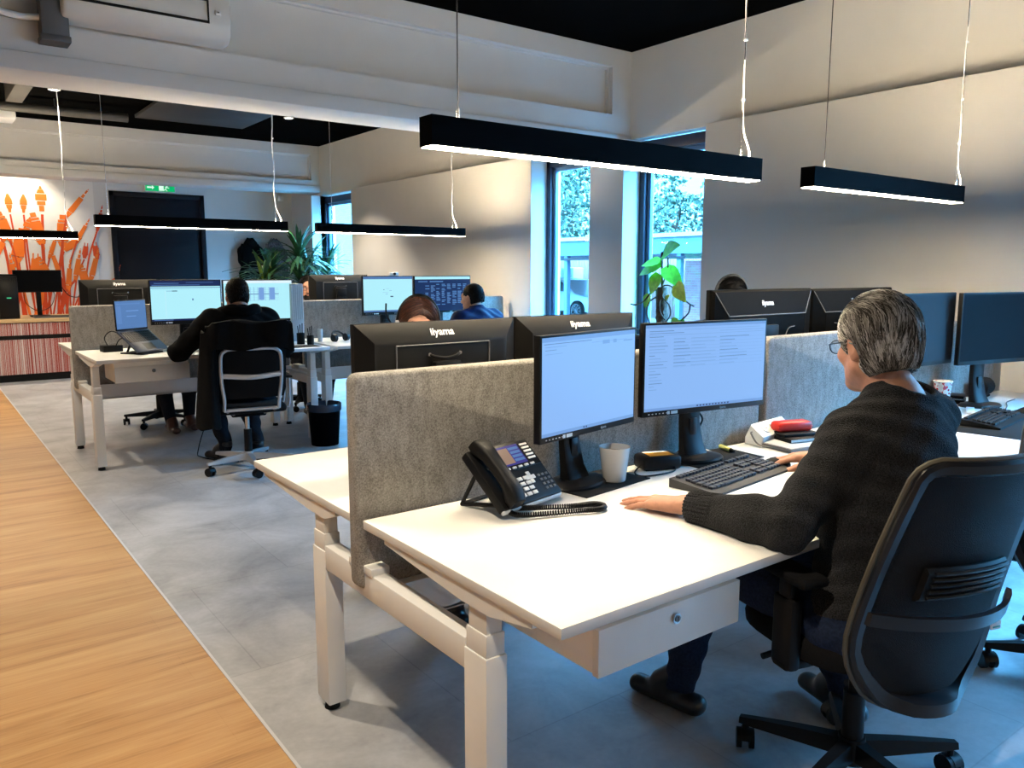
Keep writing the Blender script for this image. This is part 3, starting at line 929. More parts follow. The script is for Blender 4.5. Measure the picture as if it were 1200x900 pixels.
def back_shell(t, w, h, zc, style):
    """sloped rear housing with raised field, handle bracket and lettering"""
    b = M['monback'] if style == 1 else M['monmatte']
    bm = bmesh.new()
    def ring(ix, iz0, iz1, y): return [V(-w / 2 + ix, y, zc - h / 2 + iz0), V(w / 2 - ix, y, zc - h / 2 + iz0), V(w / 2 - ix, y, zc + h / 2 - iz1), V(-w / 2 + ix, y, zc + h / 2 - iz1)]
    if style == 1:
        rings = [ring(.0, .0, .0, .010), ring(.001, .001, .001, .016), ring(.055, .06, .060, .046), ring(.07, .075, .070, .048)]
    else:
        rings = [ring(.0, .0, .0, .010), ring(.001, .001, .001, .020), ring(.012, .03, .010, .030), ring(.085, .10, .115, .052), ring(.09, .11, .12, .054)]
    ring_faces(bm, rings)
    s = obj('back_cover', bm, b, t, smooth=20)
    bm = bmesh.new()
    if style == 1:
        x, z0, z1 = w * .29, zc - h * .30, zc + h / 2 - .072
        tube(bm, [(-x, .049, z1), (x, .049, z1)], .0022, 6); tube(bm, [(x, .049, z1), (x, .049, z0)], .0022, 6); tube(bm, [(-x, .049, z0), (-x, .049, z1)], .0022, 6)
        obj('seam', bm, M['grey_plastic'], s)
        bm = bmesh.new()
        zz = zc + h / 2 - .112
        tube(bm, smooth_path([(-.055, .050, zz + .006), (-.04, .058, zz), (0, .060, zz - .006), (.04, .058, zz), (.055, .050, zz + .006)], 5), .005, 8)
        for xx in (-.058, .058): cyl(bm, (xx, .046, zz + .008), (xx, .053, zz + .008), .0065, seg=12, mi=1)
        obj('cable_hook', bm, [M['black'], M['chrome']], s)
    else:
        tube(bm, [(-w / 2 + .015, .030, zc + h / 2 - .012), (-w / 2 + .085, .053, zc + h / 2 - .115), (w / 2 - .085, .053, zc + h / 2 - .115), (w / 2 - .015, .030, zc + h / 2 - .012)], .0022, 6)
        for sg in (-1, 1):
            tube(bm, smooth_path([(sg * .20, .054, zc + .04), (sg * .15, .055, zc + .03), (sg * .125, .055, zc - .02), (sg * .12, .055, zc - .08)], 5), .002, 6)
        obj('seam', bm, M['grey_plastic'], s)
    bm = text_bm('iiyama', .036 if style == 1 else .034, .0006, .0012)
    bmesh.ops.rotate(bm, cent=(0, 0, 0), matrix=rotm('Z', 180) @ rotm('X', 90), verts=bm.verts)
    if style == 1:
        # lie on the slope of the upper bevel
        bmesh.ops.rotate(bm, cent=(0, 0, 0), matrix=rotm('X', 26.6), verts=bm.verts)
        bmesh.ops.translate(bm, vec=(0, .0335, zc + h / 2 - .034), verts=bm.verts)
    else:
        bmesh.ops.rotate(bm, cent=(0, 0, 0), matrix=rotm('X', 11.5), verts=bm.verts)
        bmesh.ops.translate(bm, vec=(0, .0435, zc + h / 2 - .062), verts=bm.verts)
    obj('lettering', bm, M['logo'], s, smooth=0)

def monitor(label, loc, rot, w, h, zc, base='blue', doc=None, style=1, stand='plate', group='desk monitors', chin=.020, seed=1):
    """loc: foot of the stand on the desk; zc: height of the screen centre above it; the screen looks to local -Y"""
    t = thing('monitor', label, 'monitor', loc, radians(rot), group)
    rnd = random.Random(seed)
    bm = bmesh.new()
    bx(bm, -w / 2, w / 2, -.010, .012, zc - h / 2, zc + h / 2, bevel=.003)
    obj('housing', bm, M['black'], t)
    bm = bmesh.new()
    e = .008
    x0, x1, z0, z1 = -w / 2 + e, w / 2 - e, zc - h / 2 + chin, zc + h / 2 - e
    def q(a, b, c, d, mi, y):
        vs = [bm.verts.new(p) for p in ((x0 + (x1 - x0) * a, y, z0 + (z1 - z0) * b), (x0 + (x1 - x0) * c, y, z0 + (z1 - z0) * b), (x0 + (x1 - x0) * c, y, z0 + (z1 - z0) * d), (x0 + (x1 - x0) * a, y, z0 + (z1 - z0) * d))]
        bm.faces.new(vs).material_index = mi
    q(0, 0, 1, 1, SCR.index('scr_' + base), -.0104)
    for k, (a, b, c, d, mi) in enumerate(doc(rnd) if doc else []): q(a, b, c, d, mi, -.0106 - .00001 * (k % 12))
    obj('screen', bm, [M[s] for s in SCR], t, smooth=0)
    if base not in ('off', 'grey'):
        bm = bmesh.new()
        zz = zc - h / 2 + chin * .5
        for k in range(6): box(bm, (-w / 2 + .03 + k * .016, -.0105, zz), (.006, .002, .003), mi=1)
        box(bm, (-w / 2 + .145, -.0105, zz), (.030, .001, .011), mi=0); box(bm, (-w / 2 + .118, -.0105, zz), (.012, .001, .011), mi=0)
        obj('buttons', bm, [M['paper'], M['lightgrey']], t)
        bm = text_bm('iiyama', .012, 0, .0004)
        bmesh.ops.rotate(bm, cent=(0, 0, 0), matrix=rotm('X', 90), verts=bm.verts)
        bmesh.ops.translate(bm, vec=(w * .14, -.0105, zz), verts=bm.verts)
        obj('lettering', bm, M['lightgrey'], t, smooth=0)
    back_shell(t, w, h, zc, style)
    # stand: neck with cable hole, foot
    bm = bmesh.new()
    zt = zc - .03
    ring = []
    for z, y, wx, wy in ((.012, .05, .055, .030), (.06, .065, .047, .020), (.14, .078, .042, .016), (zt - .05, .078, .042, .016), (zt, .070, .045, .020)):
        ring.append([V(x * wx, y + yy * wy, z) for x, yy in ((-1, -.7), (-.8, -1), (.8, -1), (1, -.7), (1, .7), (.8, 1), (-.8, 1), (-1, .7))])
    ring_faces(bm, ring)
    bx(bm, -.05, .05, .045, .075, zc - .055, zc + .055, bevel=.006)
    n = obj('stand_neck', bm, M['black'], t, smooth=40)
    bm = bmesh.new(); bx(bm, -.018, .018, .052, .0625, .085, .155, bevel=.003)
    obj('cable_slot', bm, M['blackgloss'], n)
    bm = bmesh.new()
    if stand == 'plate':
        rings = []
        for s, z in ((1, .0), (1, .006), (.93, .013), (.45, .022)):
            rings.append([V(.125 * s * cos(a) * (1 if abs(cos(a)) < .7 else 1), .045 + .085 * s * sin(a), z) for a in [2 * pi * k / 32 for k in range(32)]])
        ring_faces(bm, rings)
    obj('stand_foot', bm, M['blackgloss'], t)
    return t

# the grey-haired man's two screens stand on black pads
for (x, y, a, lab) in ((1.80, 1.945, 8, 'black rectangular pad under the left screen and the white mug'), (2.405, 1.94, -4, 'black rectangular pad under the middle screen, with pen and yellow marker on it')):
    bm = bmesh.new(); bx(bm, -.17, .17, -.115, .085, 0, .004, bevel=.0015)
    tag(obj('desk_pad', bm, M['rubber'], loc=(x, y - .005, ZT1), rot=(0, 0, radians(a))), lab, 'desk pad', 'black pads under the screens')
monitor('lit monitor with an almost empty pale blue page, nearest the desk phone', (1.742, 1.905, ZT1 + .004), 11, .514, .333, .346, 'blue', bare_doc, seed=3)
monitor('lit monitor showing a pale blue mail list, right of the two before the grey-haired man', (2.314, 1.90, ZT1 + .004), -8, .59, .333, .358, 'blue', rows_doc, seed=5)
# backs of the screens across the divider
monitor('black monitor seen from behind, the auburn-haired woman just above it', (1.385, 2.26, ZT1), 180, .615, .365, .363, 'cyan', plan_doc, style=1, seed=6)
monitor('black monitor seen from behind, half hidden by the almost empty lit monitor', (2.0, 2.27, ZT1), 177, .56, .36, .366, 'cyan', plan_doc, style=1, seed=7)
monitor('wide black monitor seen from behind, the top of a dark head over it', (3.135, 2.27, ZT1), 180, .74, .43, .410, 'cyan', plan_doc, style=2, seed=8)
monitor('black monitor seen from behind, mostly hidden by the grey-haired head', (3.90, 2.28, ZT1), 178, .72, .42, .41, 'cyan', plan_doc, style=2, seed=9)
# switched-off screens at the right
monitor('switched-off monitor with a dull grey screen, partly hidden by the grey-haired head', (3.985, 1.925, ZT1), -3, .53, .36, .42, 'grey', None, seed=10)
monitor('switched-off monitor with a black screen at the right edge above a black speaker', (4.47, 1.80, ZT1), -13, .53, .366, .415, 'off', None, seed=11)
# second row
monitor('lit white-blue monitor left of the man in black, beside the open laptop', (1.785, 6.76, ZT2), 0, .555, .355, .363, 'cyan', mail_doc, seed=12, chin=.03)
monitor('lit white-blue monitor showing a table, right of the head of the man in black', (2.375, 6.76, ZT2), 0, .60, .355, .360, 'cyan', sheet_doc, seed=13)
monitor('lit monitor with a webcam on top and an almost blank page, near the far window', (3.60, 6.74, ZT2), 0, .53, .365, .382, 'cyan', plan_doc, seed=14, chin=.03)
monitor('monitor with white columns on a navy screen, before the man in the navy jacket', (4.205, 6.74, ZT2), 0, .65, .36, .383, 'dark', code_doc, seed=15)
monitor('black monitor seen from behind above the left back divider, next to the mural counter', (1.37, 7.17, ZT2), 180, .58, .36, .36, 'cyan', plan_doc, style=1, seed=16)
monitor('black monitor seen from behind, a bearded face at its left edge', (3.30, 7.17, ZT2), 180, .60, .36, .394, 'cyan', plan_doc, style=1, seed=17)

t = thing('webcam', 'small webcam perched on the monitor near the far window', 'webcam', (3.66, 6.735, 1.4005))
bm = bmesh.new(); bx(bm, -.045, .045, -.022, .015, .002, .032, bevel=.008); bx(bm, -.02, .02, -.01, .02, 0, .004)
obj('body', bm, M['white_plastic'], t)
bm = bmesh.new(); cyl(bm, (0, -.021, .017), (0, -.028, .017), .013, seg=16)
obj('lens', bm, M['blackgloss'], t)

# ---------------------------------------------------------------- keyboards, mice
def keyboard(label, loc, rot, body='black', keys='blackgloss', w=.47, d=.165, thick=.02):
    t = thing('keyboard', label, 'keyboard', loc, radians(rot), 'keyboards')
    bm = bmesh.new()
    rings = [[V(x, -d / 2, 0), V(x, d / 2, 0), V(x, d / 2, thick + .010), V(x, -d / 2 + .025, .014), V(x, -d / 2, .008)] for x in (-w / 2, w / 2)]
    ring_faces(bm, rings)
    obj('base', bm, M[body], t)
    bm = bmesh.new()
    sl = (thick + .010 - .014) / (d - .025)
    def key(x, y, wx, wy):
        z = .014 + (y + d / 2 - .025) * sl
        box(bm, (x, y, z + .004), (wx, wy, .009), .0015, seg=1)
    rowy = [-d / 2 + .036 + k * .0195 for k in range(5)] + [d / 2 - .016]
    for r, y in enumerate(rowy):
        x = -w / 2 + .022
        if r == 0:
            lay = [.026, .022, .022, .115, .022, .022, .026]
        else:
            lay = [.026 + .004 * (3 - r) if r < 4 else .018] + [.0172] * (12 if r < 5 else 13)
        for kw in lay:
            key(x + kw / 2, y, kw - .002, .0165); x += kw + .002 - .0002
        x2 = -w / 2 + .315
        if r in (3, 4, 5, 1, 0):
            for k in range(3): key(x2 + k * .0192, y, .0165, .0165)
        x3 = w / 2 - .088
        for k in range(4): key(x3 + k * .0192, y, .0165, .0165)
    kk = obj('keys', bm, M[keys], t, label='rows of dark keys')
    return t
M['keys_blue'] = mat('dark slate keys', (0.016, 0.018, 0.028), 0.35)
keyboard('black keyboard with dark keys beside the left hand of the grey-haired man', (2.215, 1.685, ZT1), 7.5, 'grey_dark', 'keys_blue').scale = (1.06, 1.08, 1.0)
keyboard('black keyboard on a black mat at the right edge of the picture', (4.06, 1.60, ZT1 + .004), 8, 'black', 'black')
keyboard('black keyboard in front of the man in black, half hidden by his arm', (2.0, 6.33, ZT2), 0)
bm = bmesh.new(); bx(bm, -.32, .32, -.16, .16, 0, .003, bevel=.001)
tag(obj('desk_mat', bm, M['rubber'], loc=(4.0, 1.52, ZT1), rot=(0, 0, radians(8))), 'wide black desk mat under the keyboard at the right edge', 'desk mat')

def mouse(label, loc, rot, m='black'):
    bm = bmesh.new()
    rings = []
    for k in range(9):
        a = k / 8
        y = -.055 + .11 * a
        hw = .031 * sqrt(max(0.03, 1 - (2 * a - 1) ** 4)); hh = .034 * max(.25, sin(pi * (a * .86 + .12))) 
        rings.append([V(hw * cos(th) , y, .002 + hh * max(0, sin(th))) for th in [pi * j / 10 for j in range(11)]])
    ring_faces(bm, rings)
    o = obj('computer_mouse', bm, M[m], loc=loc, rot=(0, 0, radians(rot)), smooth=60)
    tag(o, label, 'computer mouse', 'computer mice')
mouse('black computer mouse under the right hand of the grey-haired man', (2.478, 1.70, ZT1), 38)
mouse('black computer mouse beside the keyboard at the right edge', (4.42, 1.60, ZT1), 10)

# ---------------------------------------------------------------- desk phone
def desk_phone():
    t = thing('desk_phone', 'black desk phone with handset and coiled cord by the felt divider', 'phone', (1.425, 1.835, ZT1), radians(12))
    tilt = radians(43)
    Rx = Matrix.Rotation(tilt, 3, 'X')
    def P(x, y, z): return Rx @ V(x, y, z) + V(0, -.02, .012)
    def slab(bm, x0, x1, y0, y1, z0, z1, b=.004, mi=0):
        vs = bx(bm, x0, x1, y0, y1, z0, z1, b, mi)
        for v in vs: v.co = P(*v.co)
    bm = bmesh.new(); slab(bm, -.135, .135, 0, .215, 0, .032, .008)
    body = obj('body', bm, M['black'], t)
    bm = bmesh.new(); slab(bm, -.133, .133, -.006, .010, .006, .024, .004)
    obj('silver_trim', bm, M['lightgrey'], body, label='pale silver front edge')
    bm = bmesh.new()
    slab(bm, -.055, .128, .112, .208, .032, .035, .001, 0)
    slab(bm, -.040, .075, .128, .198, .035, .0362, .0004, 1); slab(bm, -.036, .022, .134, .19, .0362, .0366, 0, 2)
    for k in range(4): slab(bm, .026, .070, .138 + k * .014, .147 + k * .014, .0362, .0367, 0, 3)
    obj('screen', bm, [M['blackgloss'], M['scr_violet'], M['scr_pink'], M['scr_mid']], t, smooth=20)
    bm = bmesh.new()
    for r in range(4):
        for c in range(3): slab(bm, -.042 + c * .026, -.022 + c * .026, .018 + r * .018, .030 + r * .018, .032, .036, .0015)
    obj('number_keys', bm, M['lightgrey'], t)
    bm = bmesh.new()
    for k in range(5):
        slab(bm, .085, .118, .135 + k * .013, .142 + k * .013, .035, .038, .001)
        slab(bm, -.035 + k * .028, -.017 + k * .028, .1145, .122, .035, .038, .001)
    for r in range(4):
        for c in range(3): slab(bm, .075 + c * .018, .085 + c * .018, .022 + r * .016, .030 + r * .016, .032, .035, .001, 1)
    obj('function_keys', bm, [M['lightgrey'], M['grey_plastic']], t)
    bm = bmesh.new()
    for (dx, dy) in ((0, .014), (0, -.014), (.014, 0), (-.014, 0), (0, 0)): slab(bm, .040 + dx - .008, .040 + dx + .008, .075 + dy - .007, .075 + dy + .007, .032, .036, .002)
    obj('navigation_key', bm, M['lightgrey'], t)
    # handset over the left side
    bm = bmesh.new()
    pts = [(-.098, -.005, .052), (-.098, .02, .060), (-.098, .06, .068), (-.098, .11, .070), (-.098, .16, .068), (-.098, .20, .060), (-.098, .222, .052)]
    rings = []
    wid = [.025, .029, .025, .023, .025, .030, .026]; th = [.020, .028, .020, .018, .020, .028, .020]
    for (x, y, z), w, h in zip(pts, wid, th):
        rings.append([P(x + w * (abs(cos(a)) ** .6) * (1 if cos(a) > 0 else -1), y, z + h * (abs(sin(a)) ** .6) * (1 if sin(a) > 0 else -1)) for a in [2 * pi * k / 16 for k in range(16)]])
    ring_faces(bm, rings)
    obj('handset', bm, M['black'], t, smooth=50)
    bm = bmesh.new()
    tube(bm, [P(-.10, .16, 0), V(-.10, .165, .006), V(.10, .165, .006), P(.10, .16, 0)], .007, 8)
    tube(bm, [P(-.10, .03, -.002), V(-.10, .165, .006)], .007, 8); tube(bm, [P(.10, .03, -.002), V(.10, .165, .006)], .007, 8)
    obj('stand', bm, M['black'], t)
    bm = bmesh.new()
    # coiled cord looping over the desk in front
    path = smooth_path([(-.098, -.012, .030), (-.10, -.05, .016), (-.03, -.10, .012), (.06, -.155, .012), (.115, -.195, .012), (.150, -.185, .012), (.145, -.15, .012), (.08, -.12, .014), (.0, -.07, .018), (-.06, -.03, .022), (-.075, .01, .012)], 80)
    hel = []
    n = len(path)
    for i, p in enumerate(path):
        tn = (path[min(i + 1, n - 1)] - path[max(i - 1, 0)]).normalized()
        d, a, b = frame_of(tn)
        ph = i * 1.05
        hel.append(p + (a * cos(ph) + b * sin(ph)) * .0065)
    tube(bm, hel, .0027, 5)
    obj('coiled_cord', bm, M['black'], t)
desk_phone()

# ---------------------------------------------------------------- small things on the near desks
t = thing('mug', 'white ceramic coffee mug standing on the black pad', 'mug', (1.86, 1.90, ZT1 + .004))
bm = bmesh.new()
lathe(bm, [(.001, 0), (.036, 0), (.039, .004), (.052, .112), (.0535, .118), (.0515, .118), (.0365, .010), (.001, .009)], seg=40)
obj('body', bm, M['ceramic'], t, smooth=60)
bm = bmesh.new(); lathe(bm, [(.047, .098), (.001, .0985)], seg=32)
obj('drink', bm, M['coffee'], t)
t = thing('speakerphone', 'black round-cornered box with an orange label between the two lit monitors', 'device', (2.12, 1.945, ZT1), radians(-20))
bm = bmesh.new(); bx(bm, -.075, .075, -.05, .05, 0, .052, bevel=.014)
obj('body', bm, M['black'], t, smooth=50)
bm = bmesh.new(); bx(bm, -.045, .05, -.032, .018, .052, .0528); bx(bm, -.045, .05, .018, .036, .052, .0528, mi=1)
obj('label_sticker', bm, [M['orange'], M['paper']], t, label='orange and white sticker')
bm = bmesh.new()
tube(bm, smooth_path([(2.05, 1.96, .758), (1.99, 1.93, .744), (1.98, 1.88, .744), (2.06, 1.86, .744), (2.13, 1.87, .744), (2.15, 1.895, .757)], 8), .003, 6)
tag(obj('cable', bm, M['black']), 'thin black cable looping in front of the black labelled box', 'cable')
bm = bmesh.new()
tube(bm, [(2.456, 2.012, .7495), (2.432, 1.93, .7495)], .0055, 10); tube(bm, [(2.432, 1.93, .7495), (2.428, 1.916, .7495)], .0055, 10, mi=1); tube(bm, [(2.428, 1.916, .7495), (2.426, 1.908, .7495)], [.004, .001], 8, mi=1)
tag(obj('pen', bm, [M['lightgrey'], M['chrome']]), 'silver pen lying on the black pad under the middle screen', 'pen')
bm = bmesh.new()
tube(bm, [(2.545, 2.0, .753), (2.52, 1.93, .753)], .009, 12); tube(bm, [(2.52, 1.93, .753), (2.515, 1.91, .753)], [.009, .005], 12, mi=1)
tag(obj('marker_pen', bm, [M['yellow'], M['black']]), 'pale yellow marker pen lying on the black pad', 'marker')

def power_block():
    t = thing('power_socket_block', 'white desk power block with round sockets behind the red case', 'socket', (2.845, 1.995, ZT1), radians(8))
    bm = bmesh.new()
    prof = [(-.045, 0), (.03, 0), (.03, .03), (.005, .085), (-.055, .040), (-.052, .02)]
    rings = [[V(x, y * s, z * s + (1 - s) * .03) for y, z in prof] for x, s in ((-.135, .93), (-.13, 1), (.13, 1), (.135, .93))]
    ring_faces(bm, rings)
    obj('housing', bm, M['white_plastic'], t)
    n = V(0, -.6, .8)
    for k, x in enumerate((-.07, 0.0, .07)):
        bm = bmesh.new()
        c = V(x, -.025, .0625)
        cyl(bm, c - n * .002, c + n * .003, .022, seg=24)
        cyl(bm, c + n * .002, c + n * .0035, .018, seg=24, mi=1)
        for dx in (-.006, .006): cyl(bm, c + V(dx, 0, 0) + n * .003, c + V(dx, 0, 0) + n * .0042, .0026, seg=8, mi=2)
        obj('socket', bm, [M['white_plastic'], M['lightgrey'], M['black']], t)
    bm = bmesh.new()
    tube(bm, smooth_path([(-.13, 0, .055), (-.155, -.01, .05), (-.155, -.05, .01), (-.12, -.13, .006), (-.06, -.19, .006)], 8), .0035, 6)
    obj('cord', bm, M['grey_plastic'], t)
power_block()
bm = bmesh.new(); bx(bm, -.155, .155, -.115, .115, 0, .016, bevel=.005); bx(bm, -.15, .15, -.11, .11, .016, .019, bevel=.001, mi=1)
tag(obj('laptop_computer', bm, [M['grey_plastic'], M['lightgrey']], loc=(2.87, 1.875, ZT1), rot=(0, 0, radians(-8))), 'closed grey laptop lying under the black notebook and red case', 'laptop')
bm = bmesh.new(); bx(bm, -.10, .10, -.07, .07, 0, .016, bevel=.003); bx(bm, -.098, .101, -.071, .069, .003, .013, mi=1)
tag(obj('notebook', bm, [M['black'], M['paper']], loc=(2.90, 1.885, ZT1 + .0192), rot=(0, 0, radians(-14))), 'wide black notebook lying on the closed grey laptop', 'notebook')
bm = bmesh.new(); bx(bm, -.085, .085, -.05, .05, 0, .013, bevel=.003)
tag(obj('notebook', bm, [M['black']], loc=(2.895, 1.90, ZT1 + .0354), rot=(0, 0, radians(-18))), 'small black notebook directly under the red case', 'notebook')
bm = bmesh.new(); bx(bm, -.082, .082, -.034, .034, 0, .042, bevel=.013); bx(bm, -.0822, .0822, -.0342, .0342, .0205, .0215)
tag(obj('glasses_case', bm, M['red'], loc=(2.895, 1.915, ZT1 + .0486), rot=(0, 0, radians(-20)), smooth=60), 'bright red hard glasses case on top of the notebook pile', 'case')

def paper_cup():
    m, nt, p = nodes_of('white paper with red and blue spots')
    tc = nt.nodes.new('ShaderNodeTexCoord'); vo = nt.nodes.new('ShaderNodeTexVoronoi'); vo.inputs['Scale'].default_value = 42
    nt.links.new(tc.outputs['Object'], vo.inputs['Vector'])
    r = nt.nodes.new('ShaderNodeValToRGB'); r.color_ramp.interpolation = 'CONSTANT'
    e = r.color_ramp.elements
    e[0].color = (.45, .02, .03, 1); e[1].position = .30; e[1].color = (.78, .76, .76, 1)
    k = e.new(.62); k.color = (.62, .05, .05, 1); k = e.new(.82); k.color = (.10, .08, .25, 1)
    nt.links.new(vo.outputs['Distance'], r.inputs['Fac']); nt.links.new(r.outputs[0], p.inputs['Base Color'])
    t = thing('paper_cup', 'paper cup with red spotted print on the right desk behind the man', 'cup', (4.37, 1.99, ZT1))
    bm = bmesh.new(); lathe(bm, [(.001, .002), (.033, 0), (.045, .125), (.0435, .125), (.032, .006), (.001, .005)], seg=32)
    obj('body', bm, m, t)
    bm = bmesh.new(); lathe(bm, [(.0465, .121), (.0485, .124), (.0465, .128), (.0445, .127), (.0445, .123)], seg=32)
    obj('rim', bm, M['paper'], t)
paper_cup()
t = thing('speaker', 'black bluetooth-style barrel speaker below the black switched-off monitor', 'speaker', (4.83, 1.98, ZT1), radians(10))
t['label'] = 'black barrel-shaped speaker below the black switched-off monitor'
bm = bmesh.new()
rings = []
for x, r in ((-.085, .03), (-.08, .045), (-.06, .05), (.06, .05), (.08, .045), (.085, .03)):
    rings.append([V(x, r * cos(2 * pi * k / 20), .056 + r * sin(2 * pi * k / 20)) for k in range(20)])
ring_faces(bm, rings)
obj('body', bm, M['cushion'], t)
bm = bmesh.new(); bx(bm, -.05, .05, -.03, .03, 0, .012, bevel=.004)
obj('foot', bm, M['rubber'], t)
bm = bmesh.new(); bx(bm, -.07, .07, -.045, .045, 0, .022, bevel=.006); bx(bm, -.06, .06, -.04, .04, .026, .044, bevel=.005); bx(bm, -.055, .055, -.035, .035, .022, .026, mi=1)
tag(obj('docking_station', bm, [M['black'], M['chrome']], loc=(4.50, 1.975, ZT1), rot=(0, 0, radians(20))), 'two stacked small black boxes behind the spotted paper cup', 'docking station')
bm = bmesh.new()
tube(bm, smooth_path([(4.40, 1.80, .7435), (4.30, 1.74, .7435), (4.36, 1.69, .7435), (4.55, 1.74, .7435), (4.70, 1.80, .7435), (4.86, 1.82, .7435)], 8), .003, 6)
tag(obj('cable', bm, M['grey_plastic']), 'thin cable lying behind the keyboard at the right edge', 'cable')
bm = bmesh.new(); bx(bm, -.09, .09, -.02, .02, 0, .012, bevel=.005)
tag(obj('remote_control', bm, M['white_plastic'], loc=(4.25, 1.79, ZT1), rot=(0, 0, radians(25))), 'small pale slab between the spotted cup and the right keyboard', 'remote')
bm = bmesh.new(); tube(bm, smooth_path([(2.34, 1.765, .7432), (2.33, 1.80, .7432), (2.36, 1.84, .7475), (2.40, 1.90, .7475)], 6), .0028, 6)
tag(obj('cable', bm, M['black']), 'thin black cable from the keyboard to the black pad', 'cable')
bm = bmesh.new(); tube(bm, smooth_path([(2.33, 1.985, .95), (2.38, 1.965, .90), (2.40, 1.985, .86), (2.37, 2.01, .80), (2.30, 2.02, .749)], 6), .004, 6)
tag(obj('cable', bm, M['black']), 'black cable hanging under the mail list monitor', 'cable')

# ---------------------------------------------------------------- things on the second row
def open_laptop():
    t = thing('laptop_stand', 'thin black stand holding the open laptop', 'laptop stand', (1.36, 6.44, ZT2), radians(38))
    bm = bmesh.new(); bx(bm, -.11, .11, -.10, .10, 0, .012, bevel=.004)
    obj('base', bm, M['black'], t)
    bm = bmesh.new()
    for x in (-.07, .07): tube(bm, [(x, -.06, .01), (x, .10, .155)], .008, 8)
    for x in (-.07, .07): tube(bm, [(x, .07, .01), (x, .03, .09)], .008, 8)
    obj('arm', bm, M['black'], t)
    t = thing('laptop', 'open dark laptop tilted on a stand beside the man in black', 'laptop', (1.36, 6.44, ZT2 + .055), radians(38))
    A = Matrix.Rotation(radians(40), 3, 'X')
    def P(v): return A @ V(v[0], v[1], v[2]) + V(0, -.01, .035)
    bm = bmesh.new()
    for v in bx(bm, -.165, .165, -.115, .115, 0, .014, .004): v.co = P(v.co)
    obj('base', bm, M['laptopgrey'], t)
    bm = bmesh.new()
    for r in range(5):
        for c in range(13):
            for v in bx(bm, -.15 + c * .0232, -.131 + c * .0232, -.015 + r * .0225, .004 + r * .0225, .014, .0165, 0): v.co = P(v.co)
    for v in bx(bm, -.05, .05, -.10, -.035, .014, .0147, 0): v.co = P(v.co)
    obj('keys', bm, M['black'], t, smooth=20)
    H = Matrix.Rotation(radians(88), 3, 'X')
    def Q(v): return V(0, 0, 0) + (H @ V(v[0], v[1], v[2])) + P((0, .115, .012))
    bm = bmesh.new()
    for v in bx(bm, -.165, .165, 0, .225, -.008, 0, .003): v.co = Q(v.co)
    obj('lid', bm, M['black'], t)
    bm = bmesh.new()
    for (a, b, c, d, mi, z) in ((-.157, .157, .012, .217, 0, .0006), (-.15, .1, .19, .2, 1, .0009), (-.15, -.1, .05, .18, 1, .0009), (-.05, .05, .1, .105, 2, .0009), (-.05, .08, .14, .145, 2, .0009)):
        vs = [bm.verts.new(Q(p)) for p in ((a, c, z), (b, c, z), (b, d, z), (a, d, z))]
        bm.faces.new(vs).material_index = mi
    obj('screen', bm, [M['scr_mid'], M['scr_line'], M['scr_line2']], t, smooth=0)
M['laptopgrey'] = mat('slate grey laptop shell', (0.05, 0.06, 0.085), 0.4)
open_laptop()
bm = bmesh.new(); bx(bm, -.07, .07, -.05, .05, 0, .05, bevel=.006)
tag(obj('docking_station', bm, M['black'], loc=(1.20, 6.70, ZT2), rot=(0, 0, radians(6))), 'black dock box behind the open laptop at the divider', 'docking station')
bm = bmesh.new()
tube(bm, smooth_path([(1.17, 6.66, .88), (1.14, 6.60, .95), (1.18, 6.55, 1.0), (1.25, 6.55, .97)], 6), .004, 6); tube(bm, smooth_path([(1.22, 6.66, .87), (1.24, 6.60, .93), (1.28, 6.56, .95)], 6), .004, 6)
tag(obj('cable', bm, M['black']), 'black cables curling up from the dock to the open laptop', 'cable')
t = thing('ribbed_panel', 'white vertically ribbed upright panel beside the table screen of the man in black', 'panel', (2.70, 6.74, ZT2))
bm = bmesh.new(); bx(bm, -.055, .055, -.03, .03, .0, .50, bevel=.006)
obj('body', bm, M['lightgrey'], t)
bm = bmesh.new()
for k in range(6): bx(bm, -.05 + k * .018, -.041 + k * .018, -.036, -.029, .19, .49, bevel=.002)
obj('ribs', bm, M['white_plastic'], t)
for (x, y, r, h, m_, lab) in ((2.60, 6.42, .034, .095, 'black', 'black pen cup at the right end of the desk of the man in black'), (2.66, 6.36, .030, .075, 'black', 'shorter black pot just right of the black pen cup'), (2.83, 6.55, .022, .11, 'white_plastic', 'small white bottle left of the black headphones')):
    bm = bmesh.new(); lathe(bm, [(.001, 0), (r * .95, 0), (r, h), (r * .9, h), (r * .85, .008), (.001, .006)], seg=20)
    if m_ == 'black':
        for k in range(3): tube(bm, [(r * .3 * (k - 1), 0, .01), (r * .6 * (k - 1), .01, h + .06 + .01 * k)], .004, 6)
    tag(obj('pen_cup' if m_ == 'black' else 'bottle', bm, M[m_], loc=(x, y, ZT2)), lab, 'pen cup' if m_ == 'black' else 'bottle')
t = thing('headphones', 'black over-ear headphones lying on the back desk below the divider', 'headphones', (2.98, 6.45, ZT2), radians(20))
bm = bmesh.new(); tube(bm, [(.075 * cos(a), .02 + .05 * sin(a), .03 + .06 * sin(a)) for a in [pi * k / 12 for k in range(13)]], .008, 8)
obj('headband', bm, M['black'], t)
for s in (-1, 1):
    bm = bmesh.new(); cyl(bm, (s * .058, .01, .035), (s * .088, .01, .035), .034, .030, 18)
    obj('ear_cup', bm, M['blackgloss'], t)
bm = bmesh.new(); bx(bm, -.14, .14, -.10, .10, 0, .003, bevel=.001)
tag(obj('desk_mat', bm, M['rubber'], loc=(2.52, 6.22, ZT2)), 'black mat at the right end of the desk of the man in black', 'desk mat')

